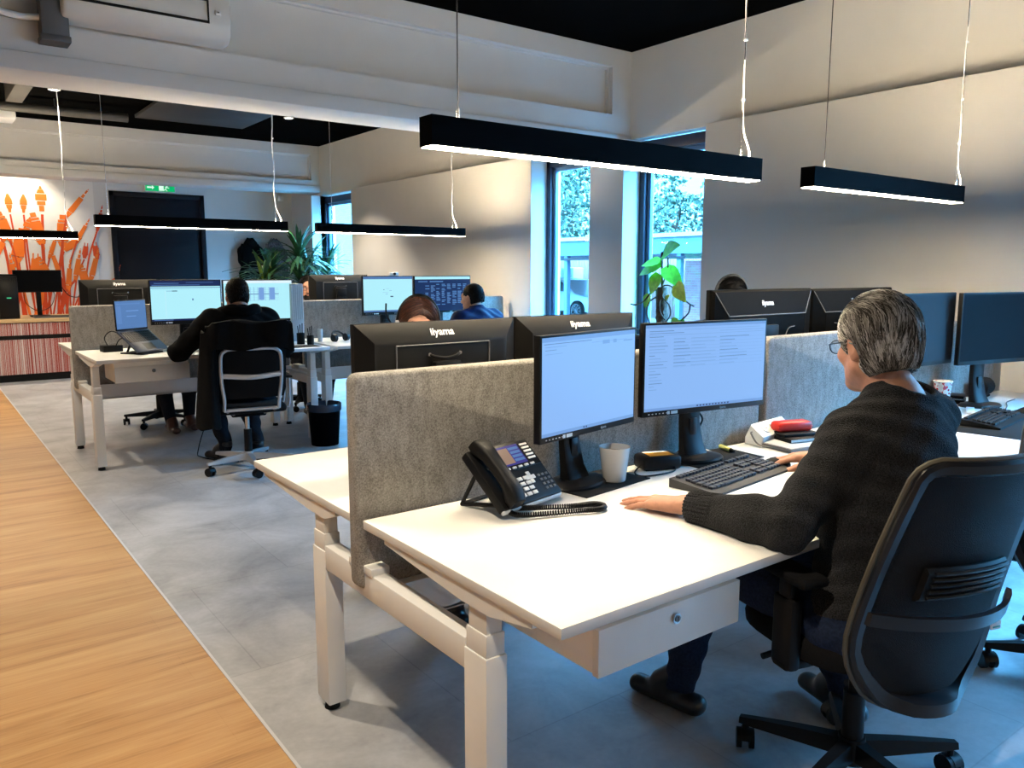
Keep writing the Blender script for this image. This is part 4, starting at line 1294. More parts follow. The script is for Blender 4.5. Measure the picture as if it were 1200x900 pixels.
# hanging cables under the second row
for k, (pts, lab) in enumerate(((((2.9, 6.9, .78), (2.92, 6.7, .6), (2.98, 6.8, .45), (3.05, 6.95, .5)), 'loop of grey cable hanging under the back desk'),
                                (((1.95, 6.9, .8), (1.98, 6.75, .5), (1.75, 6.5, .06), (1.72, 6.3, .008), (1.9, 6.0, .006)), 'black cable hanging from the raised desk to the floor'))):
    bm = bmesh.new(); tube(bm, smooth_path(pts, 8), .0045, 6)
    tag(obj('cable', bm, M['black'] if k else M['grey_plastic']), lab, 'cable')

def waste_bin():
    t = thing('waste_bin', 'black round waste bin with a liner under the back desk', 'bin', (2.70, 6.22, 0))
    bm = bmesh.new(); lathe(bm, [(.001, 0), (.112, 0), (.135, .33), (.140, .335), (.140, .345), (.130, .345), (.107, .01), (.001, .008)], seg=32)
    obj('body', bm, M['blackmetal'], t, smooth=50)
    bm = bmesh.new(); lathe(bm, [(.1415, .29), (.144, .30), (.1425, .347), (.137, .352), (.128, .345), (.118, .25)], seg=32)
    obj('liner', bm, mat('dark bin liner', (0.02, 0.03, 0.055), 0.25), t, smooth=50)
waste_bin()

# ---------------------------------------------------------------- counter by the mural
t = thing('counter_cabinet', 'striped red and white counter with oak top below the mural', 'cabinet', (0, 12.15, 0))
CX0, CX1 = -2.2, 2.05
bm = bmesh.new(); bx(bm, CX0, CX1, .02, .6, .10, .77)
obj('carcass', bm, M['black'], t)
bm = bmesh.new(); bx(bm, CX0, CX1, .05, .58, 0, .10)
obj('plinth', bm, M['black'], t)
for n, (a, b) in enumerate(((.10, .555), (.61, .765))):
    bm = bmesh.new(); bx(bm, CX0 + .002, CX1 - .002, 0, .022, a, b)
    obj('door' if n == 0 else 'drawer_front', bm, M['stripes'], t, label='barcode-striped front')
bm = bmesh.new(); bx(bm, CX0 - .02, CX1 + .02, -.02, 1.23, .775, .815, bevel=.004)
obj('worktop', bm, M['oak'], t)
t = thing('computer_tower', 'black computer tower standing on the oak counter at the left edge', 'computer', (1.035, 12.60, .815))
bm = bmesh.new(); bx(bm, -.115, .115, -.22, .22, .005, .56, bevel=.008)
obj('case', bm, M['black'], t)
bm = bmesh.new(); bx(bm, -.11, .11, -.232, -.219, .01, .55, bevel=.005)
for k in range(14): bx(bm, -.10 + k * .0145, -.091 + k * .0145, -.236, -.231, .48, .54)
obj('front_grille', bm, M['blackgloss'], t)
bm = bmesh.new(); bx(bm, -.02, .03, -.236, -.231, .27, .282)
obj('badge', bm, M['led'], t, label='small lit green badge')
bm = bmesh.new(); bx(bm, -.10, .10, -.2, .2, .562, .585, bevel=.004)
obj('lid', bm, M['black'], t)
t = thing('monitor', 'switched-off black monitor on the oak counter before the mural', 'monitor', (1.43, 12.80, .815))
bm = bmesh.new(); bx(bm, -.29, .29, -.012, .03, .335, .64, bevel=.004)
obj('housing', bm, M['black'], t)
bm = bmesh.new(); bx(bm, -.28, .28, -.0135, -.0115, .35, .63)
obj('screen', bm, M['scr_off'], t)
bm = bmesh.new(); bx(bm, -.03, .03, .03, .05, .02, .45, bevel=.005)
obj('stand_neck', bm, M['black'], t)
bm = bmesh.new(); bx(bm, -.12, .12, -.08, .12, 0, .02, bevel=.006)
obj('stand_foot', bm, M['black'], t)
bm = bmesh.new(); bx(bm, -.27, .27, -.12, .12, 0, .02, bevel=.005); bx(bm, -.26, .26, -.11, .11, .02, .026, mi=1)
tag(obj('laptop_computer', bm, [M['grey_plastic'], M['black']], loc=(1.58, 12.45, .8155)), 'flat closed grey laptop on the oak counter', 'laptop')
bm = bmesh.new()
tube(bm, smooth_path([(1.72, 12.84, 1.22), (1.80, 12.8, 1.10), (1.92, 12.8, 1.08), (2.0, 12.85, 1.18), (2.02, 12.9, 1.3)], 8), .006, 6)
tag(obj('cable', bm, M['black']), 'black cable looping right of the monitor on the oak counter', 'cable')
bm = bmesh.new()
tube(bm, smooth_path([(1.25, 12.78, 1.16), (1.27, 12.75, 1.0), (1.4, 12.72, .90), (1.55, 12.74, .95), (1.62, 12.78, 1.1), (1.60, 12.8, 1.17)], 8), .005, 6)
tag(obj('cable', bm, M['black']), 'black cable looping under the monitor on the oak counter', 'cable')

# ---------------------------------------------------------------- coats by the door
bm = bmesh.new(); bx(bm, 4.35, 5.05, YF - .022, YF - .001, 1.92, 1.98, bevel=.004)
for x in (4.45, 4.62, 4.80, 4.95):
    cyl(bm, (x, YF - .02, 1.95), (x, YF - .09, 1.965), .008, seg=8)
o = obj('coat_rack', bm, M['white_plastic']); tag(o, 'narrow white coat rack on the far wall right of the door', 'coat rack')
def hanging_coat(name, label, x, m, w, top, bottom, folds, seed):
    rnd = random.Random(seed)
    bm = bmesh.new()
    rings = []
    N = 40
    ph = [rnd.uniform(0, 6.28) for _ in range(4)]
    for k in range(15):
        a = k / 14
        z = top - (top - bottom) * a
        hw = w * (.30 + .72 * min(1, a * 3.2) ** .6) * (1 - .10 * a)
        dp = .045 + .075 * min(1, a * 3)
        r = []
        for j in range(N):
            th = 2 * pi * j / N
            f = 1 + folds * (sin(th * 5 + ph[0] + a * 1.5) + .6 * sin(th * 9 + ph[1] - a)) * min(1, a * 2)
            r.append(V(x + hw * cos(th) * f, YF - .045 - dp + dp * sin(th) * f * .92, z + .02 * sin(th * 3 + ph[2]) * (1 - a)))
        rings.append(r)
    ring_faces(bm, rings)
    for sg in (-1, 1):
        tube(bm, smooth_path([(x + sg * w * .55, YF - .10, top - .10), (x + sg * w * .95, YF - .13, top - .26), (x + sg * w * .85 + .02, YF - .15, top - .45), (x + sg * w * .9, YF - .13, top - .66)], 5), [.05 + .012 * sin(k * 1.3 + seed) for k in range(16)], 12)
    rr = []
    for k in range(6):
        a = k / 5
        rr.append([V(x + .01 * seed % .03 + (.05 + .05 * sin(pi * a)) * cos(2 * pi * j / 18), YF - .13 + .055 * sin(2 * pi * j / 18) - .02 * a, top - .02 - .13 * a) for j in range(18)])
    ring_faces(bm, rr)
    o = obj(name, bm, m, smooth=60)
    tag(o, label, 'coat')
hanging_coat('coat', 'black coat hanging on the far wall between door and plant', 4.57, M['blackcloth'], .19, 1.965, 1.02, .05, 4)
hanging_coat('jacket', 'grey striped jacket hanging beside the black coat', 4.98, mat('grey striped cloth', (0.16, 0.16, 0.20), .9, var=.8, scale=22, stretch=(3, 3, .4)), .17, 1.965, 1.25, .09, 9)

# ---------------------------------------------------------------- chairs
def caster(bm_f, bm_w, p, ang):
    c = V(p[0], p[1], 0)
    d = V(cos(ang), sin(ang), 0)
    s = V(-d.y, d.x, 0)
    cyl(bm_f, c + V(0, 0, .045), c + V(0, 0, .085), .011, seg=8)
    # hood over the wheels
    rings = []
    for k in range(7):
        a = pi * (0.05 + .9 * k / 6)
        q = c + d * (.032 * cos(a)) + V(0, 0, .030 + .032 * sin(a))
        q2 = c + d * (.028 * cos(a)) + V(0, 0, .030 + .028 * sin(a))
        rings.append([q - s * .012, q + s * .012, q2 + s * .012, q2 - s * .012])
    ring_faces(bm_f, rings)
    for sg in (-1, 1):
        cyl(bm_w, c + s * sg * .011 + V(0, 0, .030), c + s * sg * .026 + V(0, 0, .030), .030, seg=20)

def star_base(t, m, R, rot0=0.0, n=5, hub=.10, flat=False):
    bm = bmesh.new()
    lathe(bm, [(.001, .06), (.042, .06), (.045, .085), (.036, .135), (.001, .135)], seg=20)
    ends = []
    for k in range(n):
        a = radians(rot0) + 2 * pi * k / n
        d = V(cos(a), sin(a), 0); s = V(-d.y, d.x, 0)
        rings = []
        for u, wz, hz, z in ((.02, .026, .028, .105), (R * .5, .021, .022, .100), (R * .92, .016, .014, .092), (R + .018, .014, .010, .090)):
            q = d * u + V(0, 0, z)
            rings.append([q - s * wz + V(0, 0, -hz), q + s * wz + V(0, 0, -hz), q + s * wz * .7 + V(0, 0, hz * .8), q - s * wz * .7 + V(0, 0, hz * .8)])
        ring_faces(bm, rings)
        ends.append((d * R, a))
    obj('star_base', bm, m, t, smooth=30)
    for p, a in ends:
        bf, bw = bmesh.new(), bmesh.new()
        caster(bf, bw, p, a + 1.9)
        cs = obj('caster', bw, M['black'], t)
        obj('caster_hood', bf, M['black'], cs)

def task_chair(label, loc, rot, star0=0.0, stem=True):
    t = thing('office_chair', label, 'chair', loc, radians(rot), 'black office chairs')
    star_base(t, M['black'], .30, star0)
    bm = bmesh.new(); cyl(bm, (0, 0, .12), (0, 0, .27), .030, seg=18); cyl(bm, (0, 0, .27), (0, 0, .40), .018, seg=16)
    obj('gas_column', bm, M['black'], t)
    bm = bmesh.new(); bx(bm, -.10, .10, -.15, .12, .375, .43, bevel=.015); bx(bm, -.22, .22, -.05, .05, .40, .425, bevel=.008)
    bx(bm, -.045, .045, -.25, -.10, .36, .42, bevel=.015)
    tube(bm, [(.10, .02, .40), (.24, .02, .385), (.27, .03, .38)], .008, 8)
    tube(bm, [(-.10, .06, .40), (-.22, .08, .385), (-.26, .08, .38)], .009, 8)
    obj('mechanism', bm, M['black'], t)
    # seat
    bm = bmesh.new()
    rings = []
    for sc, z, in ((.90, .425), (.99, .432), (1.0, .455), (.97, .482), (.86, .495), (.4, .497)):
        r = []
        for k in range(36):
            a = 2 * pi * k / 36
            c, s = cos(a), sin(a)
            x = .25 * (abs(c) ** .6) * (1 if c > 0 else -1) * sc
            y = .045 + .24 * (abs(s) ** .6) * (1 if s > 0 else -1) * sc
            r.append(V(x, y, z - .03 * max(0, (y - .20) / .08) ** 2 * .5))
        rings.append(r)
    ring_faces(bm, rings)
    obj('seat', bm, M['cushion'], t, smooth=50)
    # backrest geometry
    Z0, HB = .345, .69
    def wid(u):
        if u < .30: return .115 + .120 * (sin(pi / 2 * u / .30)) ** .9
        return .235 - .035 * ((u - .30) / .70) ** 1.5
    def yc(u):
        return -.262 - .150 * max(0, (u - .30) / .70) ** 1.2 + .02 * max(0, .3 - u) / .3
    def P(v, u, off=0.0):
        """v across -1..1, u up 0..1; off moves it backwards"""
        w = wid(min(max(u, 0), 1))
        return V(v * w, yc(u) + .055 * v * v - off, Z0 + HB * u)
    out = []
    for k in range(0, 15): out.append((-1, .07 + .86 * k / 14))
    out += [(-.97, .965), (-.90, .988)] + [(-.8 + 1.6 * k / 8, 1.0) for k in range(9)] + [(.90, .988), (.97, .965)]
    for k in range(0, 15): out.append((1, .93 - .86 * k / 14))
    out += [(.96, .035), (.82, .012)] + [(.65 - 1.3 * k / 6, 0.0) for k in range(7)] + [(-.82, .012), (-.96, .035)]
    pts = [P(v, u) for v, u in out]
    # frame: a deep band swept round the outline
    bm = bmesh.new()
    n = len(out)
    rings = []
    for i, (v, u) in enumerate(out):
        # inward direction in the (v,u) sheet
        lower = max(0, (.22 - u) / .22)
        band = .034 + .018 * lower
        c = V(0, 0, 0)
        tdir = (pts[(i + 1) % n] - pts[i - 1]).normalized()
        nrm = V(0, -1, 0)
        inn = tdir.cross(nrm).normalized()
        if inn.dot(P(0, .5) - pts[i]) < 0: inn = -inn
        depth = .016 + .035 * lower
        p = pts[i]
        rings.append([p + V(0, .006, 0), p + V(0, -depth * .5, 0), p + inn * .008 + V(0, -depth, 0), p + inn * band * .8 + V(0, -depth, 0), p + inn * band + V(0, -depth * .4, 0), p + inn * band + V(0, .004, 0)])
    rings.append(rings[0])
    ring_faces(bm, rings, close_ends=False)
    bmesh.ops.remove_doubles(bm, verts=bm.verts, dist=1e-5)
    fr = obj('backrest_frame', bm, M['black_satin'], t, smooth=40)
    bm = bmesh.new(); tube(bm, [p + V(0, .008, 0) for p in pts], .0075, 8, closed=True)
    obj('piping', bm, M['khaki'], fr, label='olive piping round the front edge')
    bm = bmesh.new()
    rings = []
    for j in range(25):
        u = .03 + .95 * j / 24
        e = .955 if .05 < u < .95 else .90
        rings.append([P(v * e, u, .0 + .004) for v in [-1 + 2 * k / 16 for k in range(17)]] )
    ring_faces(bm, rings, close_ends=False, closed_u=False)
    obj('backrest_mesh', bm, M['mesh'], t, smooth=80)
    # lumbar pad with ribs, cross bar, uprights
    bm = bmesh.new()
    rings = []
    for u in (.475, .49, .54, .59, .605):
        rings.append([P(v * .55, u, .012) for v in [-1 + 2 * k / 8 for k in range(9)]] + [P(v * .55, u, .030 if .48 < u < .60 else .02) for v in [1 - 2 * k / 8 for k in range(9)]])
    ring_faces(bm, rings)
    lp = obj('lumbar_pad', bm, M['black'], t)
    bm = bmesh.new()
    for k in range(5): tube(bm, [P(v * .5, .495 + k * .024, .034) for v in [-1 + 2 * i / 8 for i in range(9)]], .005, 6)
    obj('ribs', bm, M['blackgloss'], lp)
    bm = bmesh.new()
    rings = []
    for k in range(13):
        v = -1 + 2 * k / 12
        o_ = .022 + .045 * (1 - v * v)
        a = P(v * .97, .385, o_); b = P(v * .97, .435, o_)
        rings.append([a, a + V(0, -.016, 0), b + V(0, -.016, 0), b])
    ring_faces(bm, rings)
    cb = obj('cross_bar', bm, M['black_satin'], t)
    bm = bmesh.new(); q = P(.42, .362, .07); box(bm, q, (.032, .004, .022), .001, mi=0); box(bm, q + V(0, -.003, -.003), (.024, .001, .004), mi=1)
    obj('label_tag', bm, [M['paper'], mat('teal print', (.05, .3, .3), .5)], cb, label='small white tag')
    bm = bmesh.new()
    tube(bm, smooth_path([(0, -.16, .385), (0, -.20, .385), tuple(P(0, .03, -.012)), tuple(P(0, .16, -.012))], 6), .018, 8, flat=(2.2, .7))
    obj('back_support', bm, M['black'], t)
    for s in (-1, 1):
        bm = bmesh.new()
        bx(bm, s * .245, s * .285, -.06, .02, .40, .60, bevel=.012); bx(bm, s * .20, s * .285, -.05, .01, .40, .425, bevel=.006)
        bx(bm, s * .252, s * .278, -.045, .005, .58, .655, bevel=.006)
        ar = obj('armrest', bm, M['black'], t)
        bm = bmesh.new(); box(bm, (s * .265, .0, .668), (.085, .25, .028), .012, seg=3)
        obj('arm_pad', bm, M['cushion'], ar, smooth=50)
    return t
M['black_satin'] = mat('satin black chair frame', (0.007, 0.0075, 0.010), 0.32, spec=0.35)
CH = task_chair('black mesh-back office chair of the grey-haired man', (2.05, 1.11, 0), -17, star0=129)
dup(CH, (3.24, .92, 0), radians(-75), 'black office chair at the right edge, only its castors in view')
dup(CH, (1.88, 3.16, 0), radians(180), 'black office chair of the woman with a headset, behind the near divider')
dup(CH, (3.78, 3.22, 0), radians(185), 'black office chair of the person behind the wide black monitor')
dup(CH, (1.82, 8.02, 0), radians(172), 'black office chair on castors behind the raised desk')
dup(CH, (3.25, 8.10, 0), radians(182), 'black office chair of the bearded man by the far window')
dup(CH, (4.03, 5.72, 0), radians(8), 'black office chair of the man in the navy jacket')

def frame_chair():
    t = thing('frame_chair', 'swivel chair with pale tubular back frame, seat of the man in black', 'chair', (1.90, 5.76, 0), radians(-10))
    star_base(t, M['alu'], .30, 200)
    bm = bmesh.new(); cyl(bm, (0, 0, .12), (0, 0, .30), .028, seg=18); cyl(bm, (0, 0, .30), (0, 0, .42), .016, seg=14, mi=1)
    obj('gas_column', bm, [M['black'], M['chrome']], t)
    bm = bmesh.new(); box(bm, (0, .02, .475), (.50, .48, .06), .025, seg=3); bx(bm, -.12, .12, -.12, .12, .41, .45, bevel=.01)
    obj('seat', bm, M['cushion'], t, smooth=50)
    bm = bmesh.new()
    rings = []
    for z, y, w in ((.56, -.235, .23), (.62, -.25, .245), (.80, -.265, .25), (1.0, -.29, .25), (1.06, -.30, .245), (1.085, -.305, .22)):
        rings.append([V(-w, y + .03, z), V(-w * .5, y, z), V(w * .5, y, z), V(w, y + .03, z), V(w, y + .05, z), V(w * .5, y + .02, z), V(-w * .5, y + .02, z), V(-w, y + .05, z)])
    ring_faces(bm, rings)
    obj('backrest', bm, M['cushion'], t, smooth=50)
    bm = bmesh.new()
    W = .195
    pts = [(-W + .01, -.25, .485), (-W + .01, -.285, .56), (-W - .005, -.305, .70), (-W - .005, -.318, .86), (-W + .02, -.324, .905), (-W + .07, -.326, .918), (0, -.33, .918), (W - .07, -.326, .918), (W - .02, -.324, .905), (W + .005, -.318, .86), (W + .005, -.305, .70), (W - .01, -.285, .56), (W - .01, -.25, .485)]
    tube(bm, smooth_path(pts, 4), .0125, 10)
    tube(bm, smooth_path([(-W, -.308, .735), (0, -.335, .722), (W, -.308, .735)], 6), .017, 10, flat=(.6, 1.1))
    tube(bm, [(-W + .01, -.25, .485), (W - .01, -.25, .485)], .012, 10)
    tube(bm, [(-W + .02, -.25, .485), (-.1, -.10, .43)], .012, 8); tube(bm, [(W - .02, -.25, .485), (.1, -.10, .43)], .012, 8)
    obj('back_frame', bm, M['alu'], t, smooth=60, label='pale grey tubular frame')
    for s in (-1, 1):
        bm = bmesh.new()
        tube(bm, smooth_path([(s * .24, .10, .46), (s * .285, .10, .48), (s * .29, .10, .68)], 5), .011, 8)
        tube(bm, smooth_path([(s * .24, -.10, .46), (s * .285, -.10, .48), (s * .29, -.10, .68)], 5), .011, 8)
        a = obj('armrest', bm, M['alu'], t)
        bm = bmesh.new(); box(bm, (s * .29, 0, .685), (.05, .26, .02), .008)
        obj('arm_pad', bm, M['black'], a)
frame_chair()
def draped_coat():
    """black coat thrown over the back of the tubular chair"""
    bm = bmesh.new()
    rnd = random.Random(5)
    prof = [(-.02, .97), (-.215, 1.02)]
    rows = []
    M_ = 26
    prof = [(-.205, .86), (-.222, .98), (-.235, 1.075), (-.275, 1.11), (-.325, 1.10), (-.352, 1.02), (-.358, .92)]
    for k, (y, z) in enumerate(prof):
        r = []
        for j in range(M_ + 1):
            u = -1 + 2 * j / M_
            r.append(V(u * .285, y - .010 * sin(u * 9 + k * .5) - .012, z + .01 * sin(u * 5 + k) - (.02 if abs(u) > .85 else 0)))
        rows.append(r)
    th = .012
    ring_faces(bm, [[p for p in r] + [p + V(0, th if k < 3 else -th * .4, -th if k in (3,) else 0) for p in reversed(r)] for k, r in enumerate(rows)])
    # the long side of the coat hanging left of the seat
    rings = []
    for k in range(9):
        a = k / 8
        z = 1.04 - .66 * a
        w = .045 + .03 * a
        rings.append([V(-.27 - .02 * a + w * cos(th_) * (1 + .12 * sin(th_ * 4 + a * 3)), -.27 + .05 * a + (.06 + .09 * a) * sin(th_) * (1 + .1 * sin(th_ * 3 - a * 2)), z + .012 * sin(th_ * 3)) for th_ in [2 * pi * j / 24 for j in range(24)]])
    ring_faces(bm, rings)
    o = obj('coat', bm, M['blackcloth'], loc=(1.90, 5.76, 0), rot=(0, 0, radians(-10)), smooth=60)
    tag(o, 'black coat draped over the pale tubular chair of the man in black', 'coat')
draped_coat()

# ---------------------------------------------------------------- plants
def strap_plant():
    t = thing('potted_yucca', 'large potted plant with long strap leaves by the far window', 'plant', (4.72, 11.55, 0))
    bm = bmesh.new(); lathe(bm, [(.001, 0), (.17, 0), (.21, .38), (.225, .38), (.225, .42), (.195, .42), (.19, .36), (.001, .355)], seg=32)
    p = obj('pot', bm, M['terracotta'], t)
    bm = bmesh.new(); lathe(bm, [(.19, .37), (.1, .38), (.001, .385)], seg=24)
    obj('soil', bm, M['bark'], p)
    rnd = random.Random(21)
    crowns = [((-.02, 0, 1.62), 60), ((-.42, .12, 1.36), 56), ((.36, -.10, 1.38), 56), ((-.10, -.25, 1.22), 48), ((-.62, -.1, 1.24), 34), ((.15, .1, 1.5), 40)]
    bm = bmesh.new()
    for (c, n) in crowns:
        tube(bm, smooth_path([(c[0] * .12, c[1] * .12, .37), (c[0] * .5, c[1] * .5, c[2] * .6), (c[0], c[1], c[2] + .05)], 6), .028, 10)
    obj('trunk', bm, M['bark'], t)
    bm = bmesh.new()
    for (c, n) in crowns:
        for k in range(n):
            az = rnd.uniform(0, 2 * pi); el = radians(rnd.uniform(-5, 85)); L = rnd.uniform(.40, .70)
            wd = rnd.uniform(.017, .028)
            d = V(cos(az), sin(az), 0); s = V(-sin(az), cos(az), 0)
            mi = 1 if rnd.random() < .12 and el > 1.0 else 0
            pr = None
            for i in range(7):
                a = i / 6
                r = L * (a * cos(el) + .22 * a * a * (1 if el > .6 else .6))
                z = L * (a * sin(el) - (.55 if el < 1.1 else .25) * a * a)
                q = V(*c) + d * r + V(0, 0, z)
                w = wd * (.5 + 1.2 * a) * (1 - a) ** .6 * 1.5 + .001
                cur = (bm.verts.new(q - s * w + V(0, 0, .006)), bm.verts.new(q), bm.verts.new(q + s * w + V(0, 0, .006)))
                if pr:
                    for u in (0, 1): bm.faces.new((pr[u], pr[u + 1], cur[u + 1], cur[u])).material_index = mi
                pr = cur
    obj('leaves', bm, [M['blade'], M['bladelite']], t, smooth=60)
strap_plant()

def leaf_mesh(bm, c, d, n, L, W, mi=0):
    d = Vector(d).normalized(); n = Vector(n).normalized(); s = d.cross(n).normalized(); n = s.cross(d)
    prof = [(0, .0), (.06, .55), (.2, .95), (.38, 1.0), (.6, .78), (.8, .45), (.93, .18), (1, 0)]
    pr = None
    for a, w in prof:
        q = Vector(c) + d * (L * (a - (.08 if 0 < a < .15 else 0))) - n * (.22 * L * a * a)
        cur = (bm.verts.new(q - s * W * w + n * .15 * W * w), bm.verts.new(q), bm.verts.new(q + s * W * w + n * .15 * W * w))
        if pr:
            for u in (0, 1): bm.faces.new((pr[u], pr[u + 1], cur[u + 1], cur[u])).material_index = mi
        pr = cur
def pothos():
    x, y, zs = 5.31, 4.87, .575
    t = thing('potted_climber', 'climbing pot plant on a brown moss pole with bright green leaves on the window sill', 'plant', (x, y, zs))
    bm = bmesh.new(); lathe(bm, [(.001, 0), (.075, 0), (.095, .17), (.10, .17), (.10, .19), (.088, .19), (.085, .16), (.001, .155)], seg=28)
    obj('pot', bm, M['white_plastic'], t)
    bm = bmesh.new()
    rnd = random.Random(3)
    rings = []
    for k in range(20):
        a = k / 19
        rings.append([V((.060 - .012 * a) * (1 + .18 * rnd.uniform(-1, 1)) * cos(2 * pi * j / 12), (.060 - .012 * a) * (1 + .18 * rnd.uniform(-1, 1)) * sin(2 * pi * j / 12) + .035 * a - .03, .14 + .59 * a) for j in range(12)])
    ring_faces(bm, rings)
    obj('moss_pole', bm, M['bark'], t)
    bm = bmesh.new()
    tube(bm, [(0, .0, .72), (.0, .012, 1.035)], .010, 8)
    vines = [[(0, .0, .72), (-.02, -.05, .745), (-.03, -.14, .735), (-.04, -.25, .66), (-.04, -.34, .60), (-.04, -.40, .575)],
             [(-.04, -.36, .59), (-.045, -.35, .52), (-.05, -.28, .45), (-.05, -.26, .38)],
             [(0, .03, .72), (-.03, .10, .68), (-.04, .18, .60), (-.03, .28, .565), (-.04, .34, .57)],
             [(0, .03, .66), (-.04, .10, .60), (-.05, .13, .50), (-.04, .10, .40), (-.04, .17, .36), (-.04, .26, .34)],
             [(0, -.02, .70), (-.05, -.06, .64), (-.06, -.14, .58), (-.06, -.16, .50), (-.05, -.10, .43), (-.04, -.02, .40)],
             [(0, -.01, .66), (-.06, -.03, .58), (-.06, -.05, .50), (-.05, -.12, .42), (-.04, -.16, .36)],
             [(0, .0, .74), (.01, -.05, .88), (.0, -.06, .99)]]
    for v in vines: tube(bm, smooth_path(v, 6), .0068, 7)
    obj('vines', bm, M['bark'], t)
    bm = bmesh.new()
    for (c, d, n, L, W, mi) in (((0, .0, 1.01), (-.25, -.55, .25), (-.8, 0, .5), .20, .070, 0), ((-.01, .03, .95), (-.2, .75, -.02), (-.6, 0, .7), .15, .05, 0), ((0, .015, .93), (-.25, .95, -.25), (-.8, 0, .6), .20, .062, 0),
                                ((-.02, .02, .84), (-.3, .35, -.8), (-1, 0, .2), .15, .055, 0), ((0, -.03, .90), (-.2, -.75, -.45), (-.7, -.2, .7), .22, .055, 0), ((-.03, .12, .66), (-.2, .35, -.8), (-1, 0, .2), .10, .038, 0),
                                ((-.04, -.20, .76), (-.2, -.45, -.55), (-1, .1, .2), .15, .055, 1), ((-.05, -.22, .47), (-.2, .15, -.7), (-1, 0, .3), .08, .035, 0), ((-.05, -.27, .46), (-.2, -.3, -.5), (-1, 0, .3), .07, .03, 0),
                                ((-.04, .10, .40), (-.2, .4, -.7), (-1, 0, .3), .10, .036, 1), ((-.03, -.07, .62), (-.2, -.4, .3), (-1, 0, .3), .06, .02, 1)):
        leaf_mesh(bm, c, d, n, L * 1.3, W * 1.35, mi)
    obj('leaves', bm, [M['leaf'], M['leafyellow']], t, smooth=60)
pothos()

